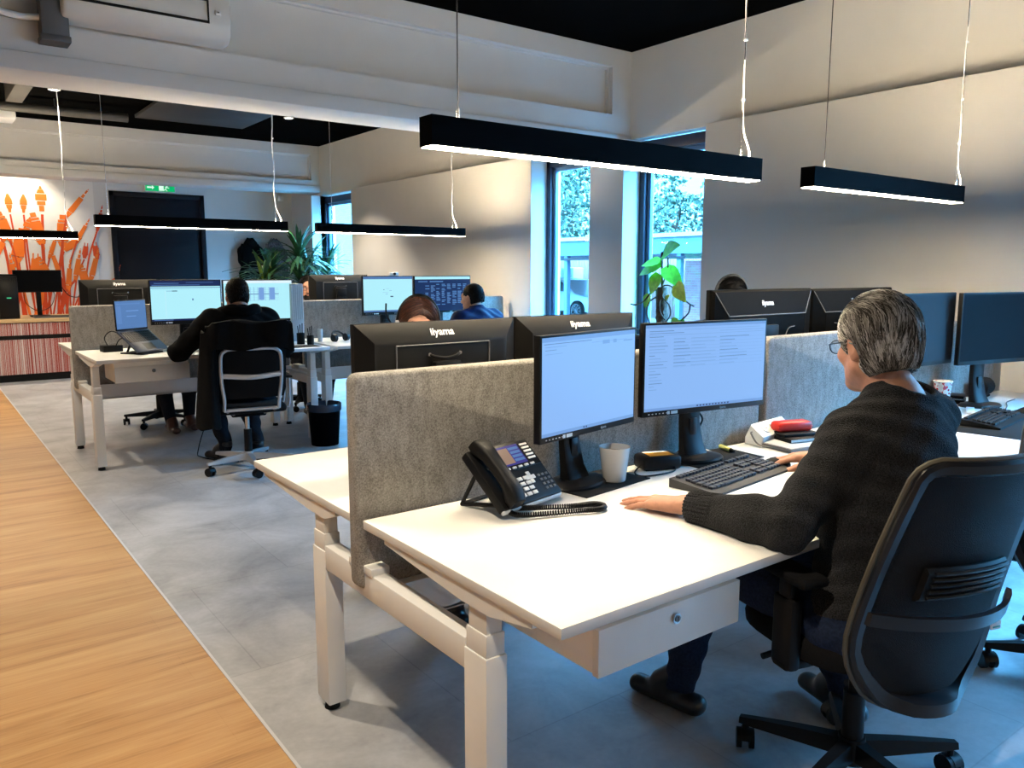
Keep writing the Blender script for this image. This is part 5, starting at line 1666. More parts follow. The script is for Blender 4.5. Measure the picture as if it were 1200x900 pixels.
# ---------------------------------------------------------------- people: smooth bodies grown from distance fields
class Field:
    """union of round cones and ellipsoids, blended smoothly; evaluated with numpy"""
    def __init__(self): self.p = []; self.disp = None
    def cone(self, a, b, ra, rb, k=.03, st=None, op='+'):
        """round cone from a to b; st = list of (axis, factor) stretches about the axis line"""
        self.p.append(['c', np.array(a, float), np.array(b, float), ra, rb, k, [(np.array(x, float), s) for x, s in (st or [])], op]); return self
    def ell(self, c, r, R=None, k=.02, op='+'):
        self.p.append(['e', np.array(c, float), np.array(r, float), np.eye(3) if R is None else np.array(R, float), k, op]); return self
    def cut(self, c, n):
        n = np.array(n, float); self.p.append(['p', np.array(c, float), n / np.linalg.norm(n), 0, '&']); return self
    def copy(self):
        f = Field(); f.p = list(self.p); f.disp = self.disp; return f
    @staticmethod
    def one(q, P):
        if q[0] == 'c':
            a, b, ra, rb, st = q[1], q[2], q[3], q[4], q[6]
            ab = b - a; L = ab @ ab + 1e-12
            d = P - a
            t = np.clip(d @ ab / L, 0, 1)
            d = d - t[:, None] * ab
            m = 1.0
            for ax, s in st:
                d = d + (d @ ax)[:, None] * ax * (1 / s - 1); m = min(m, s)
            return (np.sqrt((d * d).sum(1)) - (ra + (rb - ra) * t)) * m
        if q[0] == 'e':
            d = (P - q[1]) @ q[3]
            r = q[2]
            k0 = np.sqrt(((d / r) ** 2).sum(1)); k1 = np.sqrt(((d / (r * r)) ** 2).sum(1)) + 1e-9
            return k0 * (k0 - 1) / k1
        return (P - q[1]) @ q[2]
    def ev(self, P, prims=None):
        D = np.full(len(P), 1e3)
        for q in (self.p if prims is None else prims):
            d = self.one(q, P)
            k, op = (q[5], q[7]) if q[0] == 'c' else ((q[4], q[5]) if q[0] == 'e' else (0, '&'))
            if op == '+':
                if k > 0:
                    h = np.maximum(k - np.abs(D - d), 0) / k
                    D = np.minimum(D, d) - h * h * k / 4
                else: D = np.minimum(D, d)
            elif op == '-':
                if k > 0:
                    h = np.maximum(k - np.abs(D + d), 0) / k
                    D = np.maximum(D, -d) + h * h * k / 4
                else: D = np.maximum(D, -d)
            else: D = np.maximum(D, d)
        if self.disp is not None: D = D + self.disp(P)
        return D
    def bounds(self):
        lo, hi = np.full(3, 1e9), np.full(3, -1e9)
        for q in self.p:
            if q[0] == 'c' and q[7] == '+':
                m = max([s for _, s in q[6]] + [1.0]) * max(q[3], q[4])
                for e in (q[1], q[2]): lo = np.minimum(lo, e - m); hi = np.maximum(hi, e + m)
            elif q[0] == 'e' and q[5] == '+':
                m = q[2].max(); lo = np.minimum(lo, q[1] - m); hi = np.maximum(hi, q[1] + m)
        return lo - .03, hi + .03
    def mesh(self, h, nb=20):
        """surface nets, block by block"""
        lo, hi = self.bounds()
        n = np.ceil((hi - lo) / h).astype(int) + 2
        NY, NZ = int(n[1]) + 64, int(n[2]) + 64
        keys, verts, quads = [], [], []
        ar = np.arange(nb + 2)
        G = np.stack(np.meshgrid(ar, ar, ar, indexing='ij'), -1).reshape(-1, 3)
        half = h * (nb + 2) * .5 * 1.7321
        bl = [(i, j, k) for i in range(0, n[0], nb) for j in range(0, n[1], nb) for k in range(0, n[2], nb)]
        C = np.array([[lo[a] + (b[a] + (nb + 1) / 2) * h for a in range(3)] for b in bl])
        pd = np.stack([self.one(q, C) for q in self.p])
        isadd = np.array([(q[7] if q[0] == 'c' else q[5] if q[0] == 'e' else '&') == '+' for q in self.p])
        kk = np.array([(q[5] if q[0] == 'c' else q[4] if q[0] == 'e' else 0) for q in self.p])
        for bi, b in enumerate(bl):
            d = pd[:, bi]
            dm = d[isadd].min()
            if dm > half * 1.35 + .05: continue
            pr = [q for q, dd, ad, k in zip(self.p, d, isadd, kk) if (dd < dm + 2.6 * half + k + .02 if ad else (q[0] == 'p' or dd < half * 1.4 + .05 + k))]
            P = lo + (G + np.array(b)) * h
            D = self.ev(P, pr).reshape(nb + 2, nb + 2, nb + 2)
            ins = D < 0
            if ins.all() or not ins.any(): continue
            cs = np.zeros((nb + 1,) * 3, int)
            for a in (0, 1):
                for e in (0, 1):
                    for f in (0, 1): cs += ins[a:a + nb + 1, e:e + nb + 1, f:f + nb + 1]
            cell = (cs > 0) & (cs < 8)
            idx = np.argwhere(cell)
            acc = np.zeros((len(idx), 3)); cnt = np.zeros(len(idx))
            for ax in range(3):
                o = [a for a in range(3) if a != ax]
                for u in (0, 1):
                    for v in (0, 1):
                        p0 = idx.copy(); p0[:, o[0]] += u; p0[:, o[1]] += v
                        p1 = p0.copy(); p1[:, ax] += 1
                        d0 = D[p0[:, 0], p0[:, 1], p0[:, 2]]; d1 = D[p1[:, 0], p1[:, 1], p1[:, 2]]
                        x = (d0 < 0) != (d1 < 0)
                        t = np.where(x, d0 / np.where(x, d0 - d1, 1), 0)
                        q = p0.astype(float); q[:, ax] += t
                        acc += q * x[:, None]; cnt += x
            vp = lo + (acc / cnt[:, None] + np.array(b)) * h
            gi = idx + np.array(b)
            keys.append((gi[:, 0] * NY + gi[:, 1]) * NZ + gi[:, 2]); verts.append(vp)
            for ax in range(3):
                o = [a for a in range(3) if a != ax]
                sl0 = [slice(1, nb + 1)] * 3; sl0[ax] = slice(0, nb)
                sl1 = list(sl0); sl1[ax] = slice(1, nb + 1)
                A, B = ins[tuple(sl0)], ins[tuple(sl1)]
                e = np.argwhere(A != B)
                if not len(e): continue
                fl = A[e[:, 0], e[:, 1], e[:, 2]]
                g = e.copy(); g[:, o[0]] += 1; g[:, o[1]] += 1
                g = g + np.array(b)
                cr = []
                for u, v in ((0, 0), (1, 0), (1, 1), (0, 1)):
                    c = g.copy(); c[:, o[0]] -= u; c[:, o[1]] -= v
                    cr.append((c[:, 0] * NY + c[:, 1]) * NZ + c[:, 2])
                q = np.stack(cr, 1)
                if ax == 1: fl = ~fl
                q[~fl] = q[~fl][:, ::-1]
                quads.append(q)
        K = np.concatenate(keys); Vv = np.concatenate(verts); Q = np.concatenate(quads)
        U, first = np.unique(K, return_index=True)
        Vv = Vv[first]
        ok = np.isin(Q, U).all(1)
        Q = np.searchsorted(U, Q[ok])
        return Vv, Q

def field_obj(name, F, h, m, parent, origin, label=None):
    Vv, Q = F.mesh(h)
    me = bpy.data.meshes.new(name)
    me.from_pydata((Vv - np.array(origin)).tolist(), [], Q.tolist())
    me.update()
    me.materials.append(m)
    me.shade_smooth()
    o = bpy.data.objects.new(name, me)
    COL.objects.link(o)
    if parent is not None: o.parent = parent
    if label: o['label'] = label
    return o

def A3(*a): return np.array(a, float)
def unit(v): v = np.array(v, float); return v / (np.linalg.norm(v) + 1e-12)
def ik(a, b, l1, l2, pole):
    a, b = np.array(a, float), np.array(b, float)
    d = np.linalg.norm(b - a)
    if d > (l1 + l2) * .995:
        k = d / ((l1 + l2) * .995); l1 *= k; l2 *= k
    u = (b - a) / d
    x = (l1 * l1 - l2 * l2 + d * d) / (2 * d)
    hh = sqrt(max(0, l1 * l1 - x * x))
    p = np.array(pole, float); p = p - u * (p @ u)
    return a + u * x + unit(p) * hh

def head_axes(yaw, pitch=0.0, roll=0.0):
    """columns right, forward, up"""
    y, p, r = radians(yaw), radians(pitch), radians(roll)
    f = A3(sin(y) * cos(p), cos(y) * cos(p), sin(p))
    rt = A3(cos(y), -sin(y), 0)
    up = np.cross(rt, f)
    rt2 = rt * cos(r) + up * sin(r); up2 = up * cos(r) - rt * sin(r)
    return np.stack([rt2, f, up2], 1)

def head_field(F, c, R, s):
    def W(x, y, z): return c + R @ (A3(x, y, z) * s)
    F.ell(W(0, -.014, .040), A3(.074, .096, .086) * s, R, k=.03)
    F.ell(W(0, .030, -.030), A3(.060, .064, .082) * s, R, k=.045 * s)
    F.cone(W(-.05, .012, -.058), W(-.017, .072, -.096), .020 * s, .018 * s, k=.03 * s)
    F.cone(W(.05, .012, -.058), W(.017, .072, -.096), .020 * s, .018 * s, k=.03 * s)
    F.ell(W(0, .074, -.098), A3(.022, .020, .018) * s, R, k=.02 * s)
    F.cone(W(-.036, .080, .028), W(.036, .080, .028), .013 * s, .013 * s, k=.02 * s)
    for x in (-1, 1):
        F.ell(W(x * .033, .104, .006), A3(.017, .016, .012) * s, R, k=.012 * s, op='-')
        F.ell(W(x * .044, .062, -.022), A3(.022, .022, .020) * s, R, k=.02 * s)
    for x in (-1, 1):
        F.cone(W(x * .020, .0905, .0135), W(x * .046, .0825, .0125), .0042 * s, .0040 * s, k=.005 * s)
        F.cone(W(x * .022, .0880, -.0035), W(x * .044, .0820, -.0030), .0034 * s, .0034 * s, k=.005 * s)
    F.cone(W(0, .094, .014), W(0, .116, -.028), .008 * s, .013 * s, k=.014 * s)
    for x in (-1, 1): F.ell(W(x * .013, .104, -.033), A3(.009, .010, .008) * s, R, k=.008 * s)
    F.ell(W(0, .092, -.058), A3(.023, .010, .0055) * s, R, k=.005 * s)
    F.ell(W(0, .090, -.068), A3(.019, .010, .0065) * s, R, k=.005 * s)
    for x in (-1, 1):
        Re = R @ np.array(Matrix.Rotation(radians(-x * 18), 3, 'Z') @ Matrix.Rotation(radians(-12), 3, 'X'))
        F.ell(W(x * .078, -.008, -.004), A3(.007, .019, .033) * s, Re, k=.008 * s)
        F.ell(W(x * .077, -.004, -.026), A3(.006, .010, .014) * s, Re, k=.006 * s)
        F.ell(W(x * .086, -.002, .000), A3(.006, .010, .018) * s, Re, k=.005 * s, op='-')

def hand_field(F, wr, d, back, thumb, s=1.0, curl=(.15, .15, .15, .15), spread=.05, tcurl=.25, tout=.75, k=.010):
    """wr wrist; d along the fingers; back out of the back of the hand; thumb towards the thumb side"""
    d = unit(d); back = unit(np.array(back) - d * (np.array(back) @ d)); t = np.cross(d, back)
    if t @ np.array(thumb) < 0: t = -t
    kn = []
    for i, (off, ln) in enumerate(((.030, .088), (.010, .092), (-.011, .087), (-.030, .078))):
        p = wr + (d * ln + t * off + back * (.004 - .004 * abs(i - 1.2))) * s
        kn.append(p)
        F.cone(wr + t * off * .55 * s + d * .005 * s, p, .0135 * s, .0118 * s, k=.016 * s)
    F.cone(wr + d * .03 * s - back * .004 * s, wr + d * .07 * s - back * .004 * s, .016 * s, .014 * s, k=.015 * s, st=[(t, 1.6)])
    for i, L in enumerate(((.044, .027, .022), (.049, .031, .023), (.045, .029, .022), (.035, .022, .019))):
        p = kn[i]; a = 0.0
        r = (.0096, .0098, .0092, .0082)[i] * s
        off = t * (spread * (1.2 - i * .8))
        for j, l in enumerate(L):
            a += curl[i] * (1, 1.1, .7)[j]
            v = unit((d + off) * cos(a) - back * sin(a))
            q = p + v * l * s
            F.cone(p, q, r, r * .90, k=.004 if j else k)
            p = q; r *= .90
    p = wr + (d * .022 + t * .024 - back * .006) * s
    v = unit(d * (1 - tout * .45) + t * tout - back * .25)
    F.cone(wr + t * .008 * s, p, .015 * s, .014 * s, k=.012 * s)
    r = .0135 * s
    for j, l in enumerate((.044, .034, .026)):
        q = p + v * l * s
        F.cone(p, q, r, r * .88, k=.010 if j == 0 else .004)
        p = q; r *= .88
        v = unit(v + (d * 1.0 - t * .5) * tcurl - back * .06)

def person(label, origin, yaw, s, pelvis, neck, head, head_rot, wrist, ankle, top, legs_m, shoe_m, h=.0085, hands=None, group=None, pole=None, reach=(0, 0), cloth=.013, sleeve=.014, knee_pole=None, wr_disp=None, hair=None, shoulder_w=(.185, .185), collar=0.0, toe_dir=None, elbows=None, drop=(0, 0)):
    """one continuous body with clothing as its children; all points in world space"""
    t = thing('person', label, 'person', origin)
    y = radians(yaw)
    f, r, up = A3(sin(y), cos(y), 0), A3(cos(y), -sin(y), 0), A3(0, 0, 1)
    pelvis, neck, head = (np.array(v, float) for v in (pelvis, neck, head))
    R = head_axes(*head_rot)
    spine = unit(neck - pelvis)
    fs = unit(f - spine * (f @ spine))
    sh, el, wr, hip, kn, an = {}, {}, {}, {}, {}, {}
    pole = pole or {}
    for sd, sg, rc in (('L', -1, reach[0]), ('R', 1, reach[1])):
        sw = shoulder_w if isinstance(shoulder_w, tuple) else (shoulder_w, shoulder_w)
        sh[sd] = neck - spine * .055 * s + r * sg * sw[0 if sd == 'L' else 1] * s + fs * (rc + .005) - up * drop[0 if sd == 'L' else 1]
        wr[sd] = np.array(wrist[sd], float)
        el[sd] = ik(sh[sd], wr[sd], .315 * s, .275 * s, pole.get(sd, -up * 1.0 + r * sg * .45 - f * .25)) if not elbows or sd not in elbows else np.array(elbows[sd], float)
        hip[sd] = pelvis + r * sg * .092 * s - up * .01
        an[sd] = np.array(ankle[sd], float)
        kn[sd] = ik(hip[sd], an[sd], .45 * s, .44 * s, (knee_pole or {}).get(sd, f * 1.0 + up * .8 + r * sg * .12))
    tw = [(r, 1.32), (fs, .92)]
    def torso(F, g):
        F.cone(hip['L'], hip['R'], (.108 + g * .6) * s, (.108 + g * .6) * s, k=.05)
        F.cone(pelvis + spine * .04 * s, pelvis + spine * .22 * s, .122 * s + g, .122 * s + g, k=.06, st=[(r, 1.18), (fs, .98)])
        F.cone(pelvis + spine * .24 * s, neck - spine * .17 * s, .124 * s + g, .122 * s + g, k=.08, st=tw)
        for sd in 'LR':
            F.cone(sh[sd] - spine * .01, neck - spine * .10 * s, .062 * s + g, .078 * s + g, k=.06)
            F.cone(sh[sd] + (neck - sh[sd]) * .25, neck - spine * .01 * s, .040 * s + g, .050 * s + g, k=.05)
    def arms(F, g, trim=0.0):
        for sd in 'LR':
            e = wr[sd] + (el[sd] - wr[sd]) * trim
            F.cone(sh[sd], el[sd], .056 * s + g, .042 * s + g, k=.035)
            m = el[sd] + (e - el[sd]) * .35
            F.cone(el[sd], m, .042 * s + g, .041 * s + g, k=.02)
            F.cone(m, e, .041 * s + g, .027 * s + g * .8, k=.03)
    def legs(F, g):
        for sd in 'LR':
            F.cone(hip[sd], kn[sd], .088 * s + g, .058 * s + g, k=.05)
            F.cone(kn[sd], kn[sd] + (an[sd] - kn[sd]) * .35, .056 * s + g, .055 * s + g, k=.03)
            F.cone(kn[sd] + (an[sd] - kn[sd]) * .35, an[sd], .055 * s + g, .037 * s + g, k=.03)
    td = {sd: unit((toe_dir or {}).get(sd, f)) for sd in 'LR'}
    B = Field()
    torso(B, -.004); arms(B, 0); legs(B, -.002)
    hb = head + R @ (A3(0, -.022, -.055) * s)
    B.cone(neck - spine * .06 * s, hb, .060 * s, .054 * s, k=.03)
    for sd in 'LR': B.cone(an[sd], an[sd] + td[sd] * .11 * s - up * .055, .026, .020, k=.02)
    head_field(B, head, R, s)
    hands = hands or {}
    for sd, sg in (('L', -1), ('R', 1)):
        hp = hands.get(sd, {})
        d = np.array(hp.get('d', unit(wr[sd] - el[sd])), float)
        hand_field(B, wr[sd], d, hp.get('back', up), hp.get('thumb', -r * sg), s * hp.get('s', 1.0), curl=hp.get('curl', (.35, .35, .35, .35)), spread=hp.get('spread', .04), tcurl=hp.get('tcurl', .25), tout=hp.get('tout', .75))
    field_obj('body', B, h, M['skin'], t, origin)
    # clothing
    S = Field()
    torso(S, cloth); arms(S, sleeve, .16)
    if wr_disp: S.disp = wr_disp
    if collar:
        S.cone(neck - spine * .05 * s, neck + spine * collar, .066 * s, .066 * s, k=.02)
    S.cut(neck + spine * (.022 * s + collar) - fs * .02, spine - fs * .35 if not collar else spine)
    S.cut(pelvis - spine * .02, -spine)
    field_obj(top[0], S, h, top[1], t, origin)
    P = Field()
    P.cone(hip['L'], hip['R'], .116 * s, .116 * s, k=.04)
    legs(P, .011)
    P.cone(pelvis, pelvis + spine * .08, .118 * s, .116 * s, k=.05, st=[(r, 1.2)])
    for sd in 'LR': P.cut(an[sd] - up * .035, -up)
    if wr_disp: P.disp = wr_disp
    field_obj('trousers', P, h, legs_m, t, origin)
    for sd in 'LR':
        Sh = Field()
        a = an[sd]; gz = a[2] - .10
        toe = a + td[sd] * .155 * s; heel = a - td[sd] * .055 * s
        Sh.cone(A3(heel[0], heel[1], gz + .035), A3(toe[0], toe[1], gz + .030), .034, .030, k=.02, st=[(np.cross(td[sd], up), 1.25)])
        Sh.cone(a + up * .02, a + td[sd] * .07 - up * .03, .048, .042, k=.03)
        Sh.cut(A3(0, 0, gz), -up); Sh.cut(a + up * .045, up)
        field_obj('shoe', Sh, max(h, .006), shoe_m, t, origin)
    # eyes
    for x in (-1, 1):
        bm = bmesh.new()
        bmesh.ops.create_uvsphere(bm, u_segments=12, v_segments=8, radius=.0112 * s)
        c = head + R @ (A3(x * .033, .0800, .006) * s)
        obj('eye', bm, M['eye'], t, loc=tuple(c - np.array(origin)), smooth=80)
        bm = bmesh.new()
        bmesh.ops.create_uvsphere(bm, u_segments=10, v_segments=6, radius=.0052 * s)
        c = head + R @ (A3(x * .033, .0866, .006) * s)
        obj('iris', bm, M['hair_dark'], t, loc=tuple(c - np.array(origin)), smooth=80)
    bm = bmesh.new()
    for x in (-1, 1):
        tube(bm, [tuple(head + R @ (A3(x * a, b, c) * s) - np.array(origin)) for a, b, c in ((.016, .0985, .024), (.030, .0955, .0285), (.048, .0840, .0245))], [.0024, .0030, .0014], 6)
    obj('eyebrows', bm, M['hair_dark'], t, smooth=80)
    bm = bmesh.new()
    for z, w, yy in ((-.0585, .021, .1015), (-.0665, .018, .0995)):
        tube(bm, [tuple(head + R @ (A3(x * w, yy - .010 * abs(x) ** 2.5, z) * s) - np.array(origin)) for x in (-1, -.5, 0, .5, 1)], [.0012, .0032, .0036, .0032, .0012], 8)
    obj('lips', bm, M['lips'], t, smooth=80)
    return t, dict(head=head, R=R, s=s, origin=np.array(origin), neck=neck, wr=wr, el=el, spine=spine, fs=fs, r=r, f=f, sh=sh)

def hair_cap(info, g=.012, nape=-.085, face=(.095, -.035), ears=True, top=.0, fr=(.088, .078, .108), long=0.0):
    """field of a hair shape; hairline cut out of an inflated skull"""
    c, R, s = info['head'], info['R'], info['s']
    def W(x, y, z): return c + R @ (A3(x, y, z) * s)
    F = Field()
    F.ell(W(0, -.014, .040), (A3(.074, .096, .086) + g) * s, R, k=.0)
    F.ell(W(0, -.045, -.025), (A3(.064, .062, .070) + g * .6) * s, R, k=.04)
    if top: F.ell(W(0, .03, .085 + top), A3(.06, .07, .04) * s, R, k=.04)
    F.ell(W(0, face[0], face[1]), A3(*fr) * s, R, k=.012, op='-')
    if long:
        for x in (-1, 1): F.cone(W(x * .066, -.030, .0), W(x * .072, -.030, -long), .034 * s, .022 * s, k=.03)
        F.cone(W(0, -.075, -.02), W(0, -.080, -long), .045 * s, .030 * s, k=.04, st=[(R[:, 0], 1.6)])
    if ears:
        for x in (-1, 1): F.ell(W(x * .085, .004, -.022), A3(.032, .030, .042) * s, R, k=.008, op='-')
    F.cut(W(0, 0, nape - long * 1.1), -R[:, 2] - R[:, 1] * .25)
    return F

def strands(name, info, F, mats, n, t, seed=1, length=(.05, .10), rad=.0013, comb=None, zmin=-.08, lift=.0):
    """combed strands lying on the hair shape"""
    rng = np.random.default_rng(seed)
    c, R, s = info['head'], info['R'], info['s']
    pts = []
    loc = rng.normal(size=(n * 6, 3)); loc /= np.linalg.norm(loc, axis=1)[:, None]
    P = c + (loc * A3(.095, .12, .11) * s + A3(0, -.015, .035) * s) @ R.T
    def grad(P):
        e = 1e-4
        g = np.stack([F.ev(P + np.eye(3)[i] * e) - F.ev(P - np.eye(3)[i] * e) for i in range(3)], 1)
        return g / (np.linalg.norm(g, axis=1)[:, None] + 1e-9)
    for _ in range(6): P = P - grad(P) * (F.ev(P) * .9)[:, None]
    d = np.abs(F.ev(P)) < .002
    L = (P - c) @ R / s
    g = grad(P) @ R
    d &= (g[:, 2] > -.75) & (L[:, 2] > zmin)
    P = P[d][:n]
    m = len(P)
    lens = rng.uniform(length[0], length[1], m) * s
    path = [P]
    steps = 7
    jit = rng.normal(size=(m, 3)) * .16
    for k in range(steps):
        L = (path[-1] - c) @ R / s
        dv = comb(L) + jit
        dv = dv @ R.T
        nrm = grad(path[-1])
        dv = dv - nrm * (dv * nrm).sum(1)[:, None]
        dv /= np.linalg.norm(dv, axis=1)[:, None] + 1e-9
        Q = path[-1] + dv * (lens / steps)[:, None]
        Q = Q - grad(Q) * (F.ev(Q) - lift - .0018 * np.sin(k / steps * pi))[:, None]
        path.append(Q)
    path = np.stack(path, 1)
    bm = bmesh.new()
    # colour in soft clumps
    cl = np.sin((path[:, 0] - c) @ A3(90, 60, 40)) + np.sin((path[:, 0] - c) @ A3(-50, 110, 70)) + rng.normal(size=m) * 1.1
    og = info['origin']
    for i in range(m):
        pr = path[i] - og
        mi = 0 if cl[i] < -.9 else (1 if cl[i] < .2 else (2 if cl[i] < 1.3 else 3))
        mi = min(mi, len(mats) - 1)
        rr = [rad * w for w in (.7, 1, 1.1, 1.1, 1, .8, .5, .15)]
        tube(bm, [tuple(q) for q in pr], rr, 3, mi=mi)
    o = obj(name, bm, mats, t, smooth=80)
    return o

def spectacles(t, info, m):
    c, R, s, og = info['head'], info['R'], info['s'], info['origin']
    def W(x, y, z): return tuple(c + R @ (A3(x, y, z) * s) - og)
    bm = bmesh.new()
    for x in (-1, 1):
        tube(bm, [W(x * .034 + .024 * cos(a) * (1 if abs(cos(a)) > .3 else 1), .118 - .010 * abs(x * .034 + .024 * cos(a)) / .06, .002 + .018 * sin(a)) for a in [2 * pi * k / 20 for k in range(20)]], .0019, 6, closed=True)
        tube(bm, [W(x * .058, .112, .008), W(x * .074, .085, .010), W(x * .081, .01, .012), W(x * .083, -.012, .004), W(x * .081, -.026, -.014)], .0022, 6)
    tube(bm, [W(-.010, .118, .008), W(0, .121, .010), W(.010, .118, .008)], .0018, 6)
    o = obj('glasses', bm, M['glassframe'], t)
    bm = bmesh.new()
    for x in (-1, 1):
        vs = [bm.verts.new(W(x * .034 + .0235 * cos(a), .117 - .008 * abs(x * .034 + .0235 * cos(a)) / .06, .002 + .0175 * sin(a))) for a in [2 * pi * k / 20 for k in range(20)]]
        bm.faces.new(vs)
    obj('lens', bm, M['glass'], o)

def wrinkle(amp, fr, seed=0):
    ph = np.random.default_rng(seed).uniform(0, 6.28, 6)
    def fn(P):
        return amp * (np.sin(P @ A3(fr, fr * .6, fr * 1.3) + ph[0] + 1.5 * np.sin(P @ A3(9, 14, 7) + ph[1])) + .6 * np.sin(P @ A3(-fr * .7, fr * 1.2, fr * .5) + ph[2] + 1.2 * np.sin(P @ A3(-12, 8, 15) + ph[3])))
    return fn

# ---- the grey-haired man at the near desk
def grey_haired_man():
    s = 1.08
    org = (2.07, 1.02, 0)
    hl = dict(s=1.1, d=(-.14, .96, -.10), back=(0.05, .1, 1), thumb=(1, .2, 0), curl=(.10, .09, .10, .13), spread=.06, tcurl=.1, tout=.6)
    hr = dict(s=1.08, d=(-.62, .74, -.08), back=(0, .2, 1), thumb=(-.9, -.6, -.1), curl=(.22, .20, .24, .30), spread=.03, tcurl=.1, tout=.35)
    t, I = person('grey-haired man in a charcoal sweater and glasses at the near desk', org, 8, s, (2.03, 1.06, .535), (2.17, 1.10, 1.105), (2.175, 1.18, 1.240), (20, -8, 0),
                  {'L': (1.742, 1.488, .778), 'R': (2.595, 1.575, .785)}, {'L': (1.945, 1.655, .10), 'R': (2.33, 1.30, .11)}, ('sweater', M['sweater']), M['jeans'], M['shoe'],
                  h=.0042, hands={'L': hl, 'R': hr}, elbows={'L': (1.755, 1.16, .797)}, pole={'R': (.5, -.6, -.6)}, reach=(.02, .06), cloth=.020, sleeve=.019, wr_disp=wrinkle(.0022, 62, 2), drop=(.050, .015), shoulder_w=(.130, .205),
                  toe_dir={'L': (-.15, 1, 0), 'R': (.3, .95, 0)})
    F = hair_cap(I, .017, -.088, (.105, -.045), True, .0)
    field_obj('hair', F, .0045, M['hair_greybase'], t, org)
    def comb(L):
        # forelock swept to the side and back, the rest falling down the back of the head
        top = np.clip((L[:, 2] - .06) / .06, 0, 1)[:, None]
        front = np.clip((L[:, 1] + .02) / .08, 0, 1)[:, None]
        down = A3(0, -.35, -1.0); back = A3(.15, -1.0, .12)
        side = np.stack([np.sign(L[:, 0]) * .25, np.zeros(len(L)), np.zeros(len(L))], 1)
        return down * (1 - np.maximum(top, front * .8)) + back * np.maximum(top, front * .8) + side
    strands('hair_strands', I, F, [M['hair_g0'], M['hair_g1'], M['hair_g2'], M['hair_g3']], 3600, t, 4, (.045, .095), .0014, comb)
    spectacles(t, I, M['glassframe'])
    # ribbed collar and cuffs
    og = np.array(org)
    sp, fs, r = I['spine'], I['fs'], I['r']
    bm = bmesh.new()
    n = unit(sp - fs * .35); a = r; b = np.cross(n, a)
    c = I['neck'] + sp * .020 * s - fs * .012 - og
    tube(bm, [tuple(c + a * cos(th) * .077 * s + b * sin(th) * .072 * s) for th in [2 * pi * k / 40 for k in range(40)]], .0105, 8, closed=True)
    obj('collar', bm, M['sweater'], t, smooth=80)
    for sd in 'LR':
        bm = bmesh.new()
        w, e = I['wr'][sd], I['el'][sd]
        d = unit(e - w); a = unit(np.cross(d, (0, 0, 1))); b = np.cross(d, a)
        rings = []
        for u, g in ((.022, .0), (.026, .0045), (.06, .006), (.10, .008), (.112, .0085), (.116, .003)):
            rings.append([tuple(w + d * u * s + (a * cos(th) + b * sin(th)) * (.0385 * s + g + .0022 * (1 if j % 2 else -1)) - og) for j, th in enumerate([2 * pi * k / 56 for k in range(56)])])
        ring_faces(bm, rings, close_ends=False)
        obj('cuff', bm, M['sweater'], t, smooth=60, label='ribbed cuff')
M['hair_greybase'] = mat('grey brown hair base', (0.035, 0.030, 0.027), .6, var=.5, scale=90, stretch=(3, 3, .6), bump=.4)
M['hair_g0'] = mat('dark brown strands', (0.022, 0.017, 0.014), .42)
M['hair_g1'] = mat('mid grey strands', (0.15, 0.135, 0.12), .42)
M['hair_g2'] = mat('light grey strands', (0.38, 0.36, 0.33), .42)
M['hair_g3'] = mat('silver strands', (0.66, 0.64, 0.61), .40)
grey_haired_man()

def comb_down(L): return np.stack([np.sign(L[:, 0]) * .1, -.4 + 0 * L[:, 0], -1 + 0 * L[:, 0]], 1)
def comb_side(L): return np.stack([np.sign(L[:, 0] + .01) * .9, -.35 + 0 * L[:, 0], -.55 - 0 * L[:, 0]], 1)

def plain_hair(t, I, m, g=.008, nape=-.075, face=(.105, -.045), strand=None, n=900, length=(.02, .035), comb=comb_down, h=.007, ears=True, rad=.0014, fr=(.082, .078, .120), long=0.0):
    F = hair_cap(I, g, nape, face, ears, fr=fr, long=long)
    field_obj('hair', F, h, m[0], t, tuple(I['origin']))
    if n: strands('hair_strands', I, F, m, n, t, 8, length, rad, comb)

def headset(t, I, m, mic=True, mside=-1, hr=.114):
    c, R, s, og = I['head'], I['R'], I['s'], I['origin']
    def W(x, y, z): return tuple(c + R @ (A3(x, y, z) * s) - og)
    bm = bmesh.new()
    tube(bm, [W(.094 * cos(a), -.005, .025 + hr * sin(a)) for a in [pi * k / 24 for k in range(25)]], .0075, 8, flat=(1.6, .7))
    o = obj('headset', bm, m, t, smooth=60)
    for x in (-1, 1):
        bm = bmesh.new(); cyl(bm, W(x * .082, 0, .0), W(x * .104, 0, .0), .032 * s, .028 * s, 20)
        obj('ear_cup', bm, M['lightgrey'], o, smooth=50)
    if mic:
        bm = bmesh.new()
        tube(bm, smooth_path([W(mside * .102, .0, .0), W(mside * .125, .03, .02), W(mside * .145, .06, .06), W(mside * .148, .08, .10)], 6), .004, 6)
        obj('microphone_arm', bm, M['black'], o, smooth=60)

